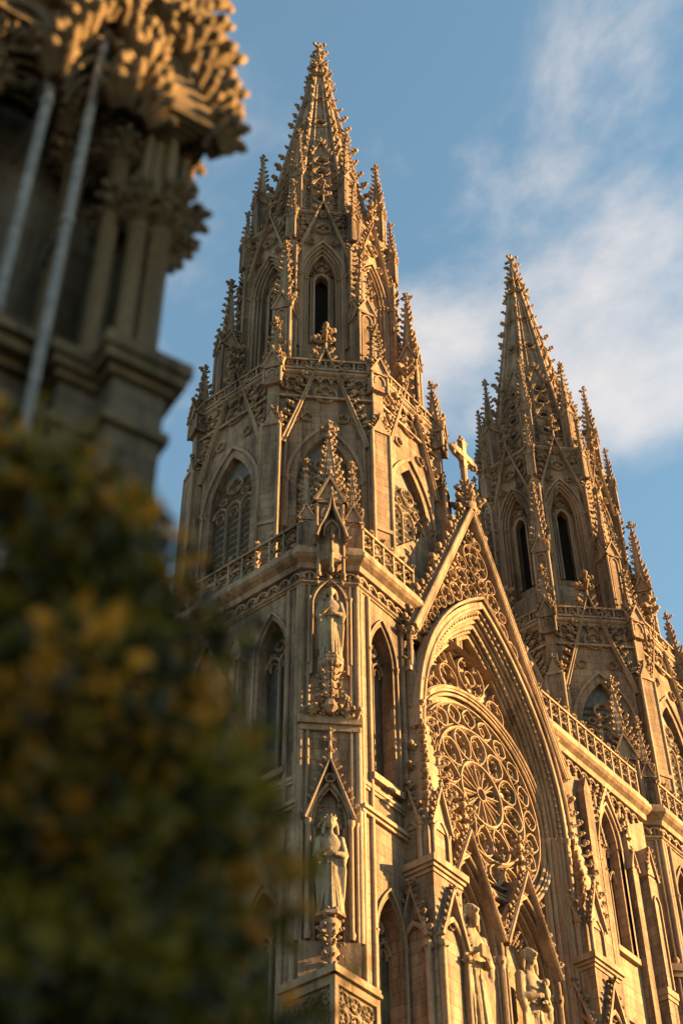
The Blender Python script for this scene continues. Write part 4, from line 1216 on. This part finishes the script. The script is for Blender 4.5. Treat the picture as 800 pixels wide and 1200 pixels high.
def statue(label, loc, rz, h, **kw):
    t = thing('stone_statue', label, 'statue', loc, 'carved stone saints standing in niches', rz)
    body = obj('figure', statue_mb(h, **kw), t)
    md = body.modifiers.new('one_skin', 'REMESH'); md.mode = 'VOXEL'; md.voxel_size = h / 7.5 * .045; md.use_smooth_shade = True
    p = MB(M_CARVE)
    p.lathe([(.26 * h / 3.6 + .12, -.16), (.5 * h / 3.6, -.14), (.5 * h / 3.6, -.02), (.46 * h / 3.6, .02)], 8, rot=PI / 8, smooth=False)
    obj('pedestal', p, t)
    return t
fwd = Vector((-1, -1, 0)).normalized()
statue('weathered robed saint on a leafy corbel high on the tower corner, hands at the chest', DC + fwd * .42 + Vector((0, 0, 37.28)), NR, 3.65, crowned=False, book=False, lift=.3)
statue('grey crowned robed figure in the lower gabled corner niche of the left tower', DC + fwd * .36 + Vector((0, 0, 26.75)), NR, 3.75, crowned=True)
statue('golden lit robed statue in the gabled niche nearest the left pier, below the rose window', Vector((NCH[0] + .12, WY - .6, 24.4)), -.15, 5.75, crowned=False, beard=True, lift=.2, book=True)
statue('golden lit statue cradling a small figure in the right hand niche below the rose window', Vector((NCH[1] + .12, WY - .6, 24.4)), -.15, 5.6, crowned=False, child=True)

# ================================================================== NEAR BUILDING (left foreground)
NA = math.atan2(-.31, .95)
near = thing('stone_building', 'shaded sandstone building corner with clustered columns and leafy capitals in the near left foreground', 'building', (3.2, 3.93, BASE), rz=NA)
Zo = -BASE
def near_part(name, mb, label=None): return obj(name, mb, near, (0, 0, Zo - .26), 0, label)
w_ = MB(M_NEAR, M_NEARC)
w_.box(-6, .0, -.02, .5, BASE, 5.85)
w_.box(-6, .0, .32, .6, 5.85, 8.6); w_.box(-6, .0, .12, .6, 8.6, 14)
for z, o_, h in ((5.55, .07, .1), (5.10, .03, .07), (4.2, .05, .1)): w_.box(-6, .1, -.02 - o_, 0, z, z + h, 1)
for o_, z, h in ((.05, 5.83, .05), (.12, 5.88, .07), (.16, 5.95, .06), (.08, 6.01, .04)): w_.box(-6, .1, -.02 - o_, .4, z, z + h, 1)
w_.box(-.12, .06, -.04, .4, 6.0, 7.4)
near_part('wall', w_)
pd = MB(M_NEAR, M_NEARC)
pd.box(-.18, .09, -.28, .3, BASE, 5.9)
for o_, z, h in ((.03, 5.5, .06), (.015, 5.08, .05), (.03, 5.82, .05), (.07, 5.87, .07), (.09, 5.94, .08), (.05, 6.02, .05)): pd.box(-.18 - o_, .09 + o_, -.28 - o_, .3, z, z + h, 1)
pd.box(-.38, -.17, -.14, .3, BASE, 5.9)
for o_, z, h in ((.03, 5.5, .06), (.03, 5.8, .05), (.06, 5.85, .06), (.08, 5.91, .07), (.04, 5.98, .05)): pd.box(-.38 - o_, -.19, -.14 - o_, .3, z, z + h, 1)
near_part('pedestal', pd)
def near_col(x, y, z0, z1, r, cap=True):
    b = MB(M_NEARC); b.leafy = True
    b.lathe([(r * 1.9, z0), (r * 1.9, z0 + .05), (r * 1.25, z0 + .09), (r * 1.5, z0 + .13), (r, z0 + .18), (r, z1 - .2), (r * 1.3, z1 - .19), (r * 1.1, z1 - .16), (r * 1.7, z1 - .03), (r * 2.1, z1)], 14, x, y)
    if cap:
        for zz, rr in ((z1 - .13, 1.2), (z1 - .04, 1.7)):
            for q in range(7): b.crocket((x + r * rr * math.cos(q * .9), y + r * rr * math.sin(q * .9), zz), (math.cos(q * .9), math.sin(q * .9), .3), r * 1.5)
    return b
near_part('column', near_col(-.24, -.05, 6.0, 7.95, .052))
for x, y, r in ((-.11, -.14, .05), (0, -.16, .055), (.06, -.06, .05), (.06, .10, .045)): near_part('column', near_col(x, y, 6.04, 7.35, r))
for x in (-.42, -1.15, -1.9): near_part('column', near_col(x, .14, 6.0, 8.0, .06))
cn = MB(M_NEARC); cn.leafy = True
cxp, cyp = -.03, -.02
cn.lathe([(.20, 7.3), (.25, 7.36), (.25, 7.42), (.17, 7.5), (.14, 7.8), (.16, 8.15), (.22, 8.4), (.24, 8.6), (.22, 13)], 10, cxp, cyp, smooth=False)
for q in range(9):
    a = q * 2 * PI / 9
    for z, r_, s_ in ((7.30, .19, .11), (7.40, .23, .12)): cn.crocket((cxp + r_ * math.cos(a), cyp + r_ * math.sin(a), z), (math.cos(a), math.sin(a), .3), s_)
for M, kk in ((T(cxp - .02, cyp, .12) @ RZ(PI / 2), 5), (T(cxp - .05, cyp - .02, .12), 4), (T(cxp - .45, cyp - .02, .1), 4)):
    cn.at(M)
    for k in range(kk):
        P = arch(.13 + .035 * k, .42 + .13 * k, 7.95 + .02 * k, 0, 9)
        cn.sweep(P, rect(0, .05, -.055 * k - .05, .1)); cn.sweep(P, rollp(.02, -.055 * k - .05, .02), smooth=True)
    k = kk
    P = arch(.14 + .035 * k, .46 + .13 * k, 7.95, 0, 7)
    for i_, (x, z) in enumerate(P):
        cn.crocket((x, -.055 * k, z), (x * 2.2, -.8, .35), .15)
    for q in range(3): cn.crocket((0, -.055 * k, 7.95 + .46 + .13 * k + .15 * q), (0, -.5, .7), .2)
cn.at(Matrix.Identity(4))
for q in range(8):
    a = q * PI / 4 + .2
    cn.tube([(cxp + .18 * math.cos(a), cyp + .18 * math.sin(a), 7.5), (cxp + .17 * math.cos(a), cyp + .17 * math.sin(a), 8.1), (cxp + .26 * math.cos(a), cyp + .26 * math.sin(a), 8.7), (cxp + .30 * math.cos(a), cyp + .30 * math.sin(a), 9.1)], .028, 7)
    for z, r_ in ((9.1, .27), (9.55, .24), (10.0, .24), (10.5, .24)): cn.crocket((cxp + r_ * math.cos(a), cyp + r_ * math.sin(a), z), (math.cos(a), math.sin(a), .3), .18)
near_part('canopy', cn, 'flaring carved canopy above the corner column cluster')
ar = MB(M_NEARC); ar.leafy = True
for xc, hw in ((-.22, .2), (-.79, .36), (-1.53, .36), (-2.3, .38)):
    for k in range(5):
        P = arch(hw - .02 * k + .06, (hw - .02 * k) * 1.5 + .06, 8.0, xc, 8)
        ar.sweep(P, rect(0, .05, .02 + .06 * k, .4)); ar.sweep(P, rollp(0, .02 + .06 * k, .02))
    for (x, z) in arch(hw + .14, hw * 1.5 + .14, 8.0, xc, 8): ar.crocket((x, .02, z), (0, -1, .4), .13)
    for (x, z) in arch(hw - .12, hw * 1.3 - .12, 8.0, xc, 4): ar.blob((x, .1, z), .07, (1, 1, 1), .4)
for q in range(26):
    x = random.uniform(-3, .0); z = random.uniform(8.4, 10.6); ar.crocket((x, .10, z), (random.uniform(-.5, .5), -1, .2), random.uniform(.18, .3))
for q in range(24):
    x = random.uniform(-3, .0); z = random.uniform(8.5, 10.6); foil(ar, x, z, random.uniform(.10, .18), 4, .04, .12, .14, a0=random.random() * 3)
for z in (8.75, 9.4, 10.1): ar.box(-6, .1, -.06, .15, z, z + .06)
near_part('arcade', ar)
pp = MB(M_PIPE)
pp.tube([(-.50, -.17, BASE), (-.50, -.17, 11.5)], .028, 12)
for z in (3., 5.2, 6.9, 8.6, 10.2): pp.tube([(-.50, -.17, z), (-.50, -.17, z + .05)], .036, 12); pp.box(-.515, -.485, -.17, 0.12 if z > 6 else -.02, z + .01, z + .04)
near_part('downpipe', pp, 'grey downpipe running up the wall')
pp = MB(M_PIPE)
pp.tube([(-.73, -.12, 5.9), (-.73, -.12, 8.75)], .030, 12)
for z in (6.1, 7.9): pp.tube([(-.73, -.12, z), (-.73, -.12, z + .05)], .038, 12); pp.box(-.745, -.715, -.12, .34, z + .01, z + .04)
near_part('downpipe', pp, 'pale slim pipe beside the dark recess')

# ================================================================== TREE
def leafmat(name, col, tr):
    m, nt = nodes(name); L = nt.links.new
    out = N(nt, 'ShaderNodeOutputMaterial'); b = N(nt, 'ShaderNodeBsdfPrincipled', Roughness=.55)
    b.inputs['Specular IOR Level'].default_value = .3
    g = N(nt, 'ShaderNodeNewGeometry'); n = N(nt, 'ShaderNodeTexNoise', Scale=3.2, Detail=3.); L(g.outputs['Position'], n.inputs['Vector'])
    r = ramp(nt, [(.35, tuple(c * .6 for c in col)), (.7, tuple(c * 1.35 for c in col))]); L(n.outputs[0], r.inputs[0])
    L(r.outputs[0], b.inputs['Base Color'])
    t = N(nt, 'ShaderNodeBsdfTranslucent'); L(r.outputs[0], t.inputs['Color'])
    mx = N(nt, 'ShaderNodeMixShader'); mx.inputs[0].default_value = tr
    L(b.outputs[0], mx.inputs[1]); L(t.outputs[0], mx.inputs[2]); L(mx.outputs[0], out.inputs[0])
    return m
LM = [leafmat('leaf_dark_green', (.034, .036, .008), .3), leafmat('leaf_olive', (.19, .14, .012), .4), leafmat('leaf_sunlit_gold', (.56, .25, .018), .45)]  # gold carries sunlight in its colour; the leaves themselves stand in shade
TC = Vector((1.93, 2.95, 0))
tree = thing('tree', 'dense dark green tree with leaf tips coloured gold as if sunlit, out of focus in the lower left foreground', 'tree', (TC.x, TC.y, BASE))
tk = MB(M_BARK)
tk.tube([(0, 0, 0), (.03, .02, .9), (-.03, .03, 2.0), (.02, 0, 3.2), (0, 0, 4.6)], [.15, .12, .09, .06, .02], 10)
for q in range(26):
    a = q * 2.4; z = 1.2 + q * .13; r_ = .85 - .02 * q
    tk.tube([(0, 0, z), (r_ * .5 * math.cos(a), r_ * .5 * math.sin(a), z + .12), (r_ * math.cos(a), r_ * math.sin(a), z + .35)], [.04, .025, .01], 6)
obj('trunk', tk, tree)
def crown():
    g = np.random.default_rng(5)
    def rad(z):       # z above the eye
        t = np.clip((3.34 - z) / 2.0, 0, 1.3)
        return .95 * np.power(t, .35) * (1 - .3 * np.clip((.3 - z) / 1.4, 0, 1))
    V = []; F = []; MI = []; n0 = 0
    ns = 2700
    for s_ in range(ns):
        z = g.uniform(-.9, 3.34); a = g.uniform(0, 2 * PI)
        lump = 1 + .10 * math.sin(a * 5 + z * 4) + .11 * math.sin(a * 11 - z * 7) + .07 * math.sin(z * 13 + a * 3)
        r = rad(z) * lump * math.sqrt(g.uniform(.35, 1.05))
        c = np.array([r * math.cos(a), r * math.sin(a), z - BASE])
        d = np.array([math.cos(a), math.sin(a), g.uniform(-.2, .7)]) + g.normal(0, .35, 3); d /= np.linalg.norm(d)
        ln = g.uniform(.10, .26); m = int(g.integers(16, 34))
        u = np.cross(d, [0, 0, 1]); u /= np.linalg.norm(u) + 1e-6; w = np.cross(d, u)
        outer = r / max(rad(z), .1)
        k = 2 if g.random() < (.30 if outer > .8 else .07) else (1 if g.random() < (.52 if outer > .75 else .22) else 0)  # gold and olive gather on outer leaves, as sunlight would
        for i in range(m):
            t = i / m; th = g.uniform(0, 2 * PI)
            p = c + d * ln * t + (u * math.cos(th) + w * math.sin(th)) * .05 * (1 - .5 * t)
            ld = d * .6 + u * math.cos(th) + w * math.sin(th) + g.normal(0, .3, 3); ld /= np.linalg.norm(ld)
            sd = np.cross(ld, g.normal(0, 1, 3)); sd /= np.linalg.norm(sd) + 1e-6
            L_ = g.uniform(.04, .08); W_ = L_ * .27
            V += [p, p + ld * L_ * .5 + sd * W_, p + ld * L_, p + ld * L_ * .5 - sd * W_]
            F.append((n0, n0 + 1, n0 + 2, n0 + 3)); n0 += 4
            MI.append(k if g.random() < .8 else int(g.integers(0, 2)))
    me = bpy.data.meshes.new('crown')
    me.from_pydata(np.array(V).tolist(), [], F)
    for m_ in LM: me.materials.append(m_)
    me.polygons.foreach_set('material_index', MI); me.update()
    return me
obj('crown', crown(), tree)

# ================================================================== GROUND, STREET, ADDED HOUSE (unseen, put in to shade the near corner and tree)
gm = MB(M_PAVE); gm.add([(-400, -400, BASE - .14), (600, -400, BASE - .14), (600, 600, BASE - .14), (-400, 600, BASE - .14)], [(0, 1, 2, 3)])
obj('ground', gm, kind='structure')
rd = MB(M_ASPH); rd.add([(-200, -9, BASE - .136), (300, -9, BASE - .136), (300, -1.5, BASE - .136), (-200, -1.5, BASE - .136)], [(0, 1, 2, 3)])
obj('road', rd, kind='structure')
pv = MB(M_PAVE); pv.box(-200, 300, -1.5, 26, BASE - .14, BASE - .001); obj('pavement', pv, kind='structure')
M_BRICK = brickmat()
hz = thing('added_shade_house', 'plain brick house added out of view to shade the near corner', 'house', (24, -18, BASE))
hb = MB(M_BRICK, M_CARVE); HH = 14.6
hb.box(-11, 9, -8, 6, 0, HH); hb.box(-11.3, 9.3, -8.3, 6.3, HH, HH + .4, 1)
obj('wall', hb, hz)
wn = MB(M_GLASS, M_CARVE); wn.box(-.55, .55, -.03, .02, 0, 1.9); wn.box(-.62, .62, -.02, .08, -.14, 0, 1); wn.box(-.62, .62, -.02, .08, 1.9, 2.05, 1); wn.box(-.03, .03, .02, .05, 0, 1.9, 1)
for fl in range(4):
    for i in range(6): obj('window', wn, hz, (-9.2 + i * 3.3, 6.0, 2.2 + fl * 3.8))

# ================================================================== SKY, SUN, CAMERA
SUN_AZ, SUN_EL = R(-48.5), R(15)
sd = Vector((math.cos(SUN_EL) * math.cos(SUN_AZ), math.cos(SUN_EL) * math.sin(SUN_AZ), math.sin(SUN_EL)))
wd = bpy.data.worlds.new('World'); scene.world = wd; wd.use_nodes = True
nt = wd.node_tree; nt.nodes.clear(); L = nt.links.new
out = N(nt, 'ShaderNodeOutputWorld'); bg = N(nt, 'ShaderNodeBackground', Strength=.042); L(bg.outputs[0], out.inputs[0])
sky = nt.nodes.new('ShaderNodeTexSky'); sky.sky_type = 'NISHITA'; sky.sun_disc = False
sky.sun_elevation = SUN_EL; sky.sun_rotation = PI / 2 - SUN_AZ
sky.air_density = 1.3; sky.dust_density = .5; sky.ozone_density = .5
tc = N(nt, 'ShaderNodeTexCoord')
mp = N(nt, 'ShaderNodeMapping'); mp.inputs['Location'].default_value = (0, 0, 0); mp.inputs['Scale'].default_value = (1.0, 1.0, 1.5); mp.inputs['Rotation'].default_value = (.3, .5, .8)
L(tc.outputs['Generated'], mp.inputs[0])
cn1 = N(nt, 'ShaderNodeTexNoise', Scale=3.4, Detail=9., Roughness=.56, Distortion=.35); L(mp.outputs[0], cn1.inputs['Vector'])
# clouds gather in one part of the sky
vm = N(nt, 'ShaderNodeVectorMath', operation='DOT_PRODUCT'); L(tc.outputs['Generated'], vm.inputs[0])
CLOUD_DIR = Vector(CAMDIR(700, 420)); vm.inputs[1].default_value = CLOUD_DIR
mr = N(nt, 'ShaderNodeMapRange'); mr.inputs['From Min'].default_value = .972; mr.inputs['From Max'].default_value = 1.0; mr.inputs['To Min'].default_value = -.12; mr.inputs['To Max'].default_value = .09
L(vm.outputs['Value'], mr.inputs['Value'])
ad = N(nt, 'ShaderNodeMath', operation='ADD'); L(cn1.outputs[0], ad.inputs[0]); L(mr.outputs[0], ad.inputs[1])
cr = ramp(nt, [(.46, (0, 0, 0)), (.68, (.5, .5, .5)), (.82, (.85, .85, .85))]); cr.color_ramp.interpolation = 'EASE'; L(ad.outputs[0], cr.inputs[0])
mx = nt.nodes.new('ShaderNodeMix'); mx.data_type = 'RGBA'
tint = mixc(nt, 'MULTIPLY', 1., sky.outputs[0], (.80, .98, 1.0)); L(cr.outputs[0], mx.inputs[0]); L(tint, mx.inputs[6]); mx.inputs[7].default_value = (CLOUDC[0], CLOUDC[1], CLOUDC[2], 1)
L(mx.outputs[2], bg.inputs[0])
sl = bpy.data.lights.new('sun', 'SUN'); sl.energy = 5.0; sl.angle = R(.55); sl.color = (1, .56, .19)
so = bpy.data.objects.new('sun', sl); C.objects.link(so); so.rotation_euler = (-sd).to_track_quat('-Z', 'Y').to_euler()
cd = bpy.data.cameras.new('camera'); cam = bpy.data.objects.new('camera', cd); C.objects.link(cam)
f_, r_, u_ = CAMAX
cam.matrix_world = Matrix(((r_[0], u_[0], -f_[0], 0), (r_[1], u_[1], -f_[1], 0), (r_[2], u_[2], -f_[2], 0), (0, 0, 0, 1)))
cd.sensor_fit = 'VERTICAL'; cd.sensor_height = 36; cd.lens = FPX / 1200 * 36
cd.clip_start = .05; cd.clip_end = 3000
cd.dof.use_dof = True; cd.dof.focus_distance = 60; cd.dof.aperture_fstop = 1.15; cd.dof.aperture_blades = 0
scene.camera = cam
scene.view_settings.view_transform = 'Standard'; scene.view_settings.look = 'None'; scene.view_settings.exposure = EXPO; scene.view_settings.gamma = 1
scene.render.film_transparent = False
scene.cycles.use_denoising = True
scene.cycles.max_bounces = 5; scene.cycles.diffuse_bounces = 1; scene.cycles.glossy_bounces = 2; scene.cycles.transmission_bounces = 2
scene.cycles.use_adaptive_sampling = True; scene.cycles.adaptive_threshold = .02
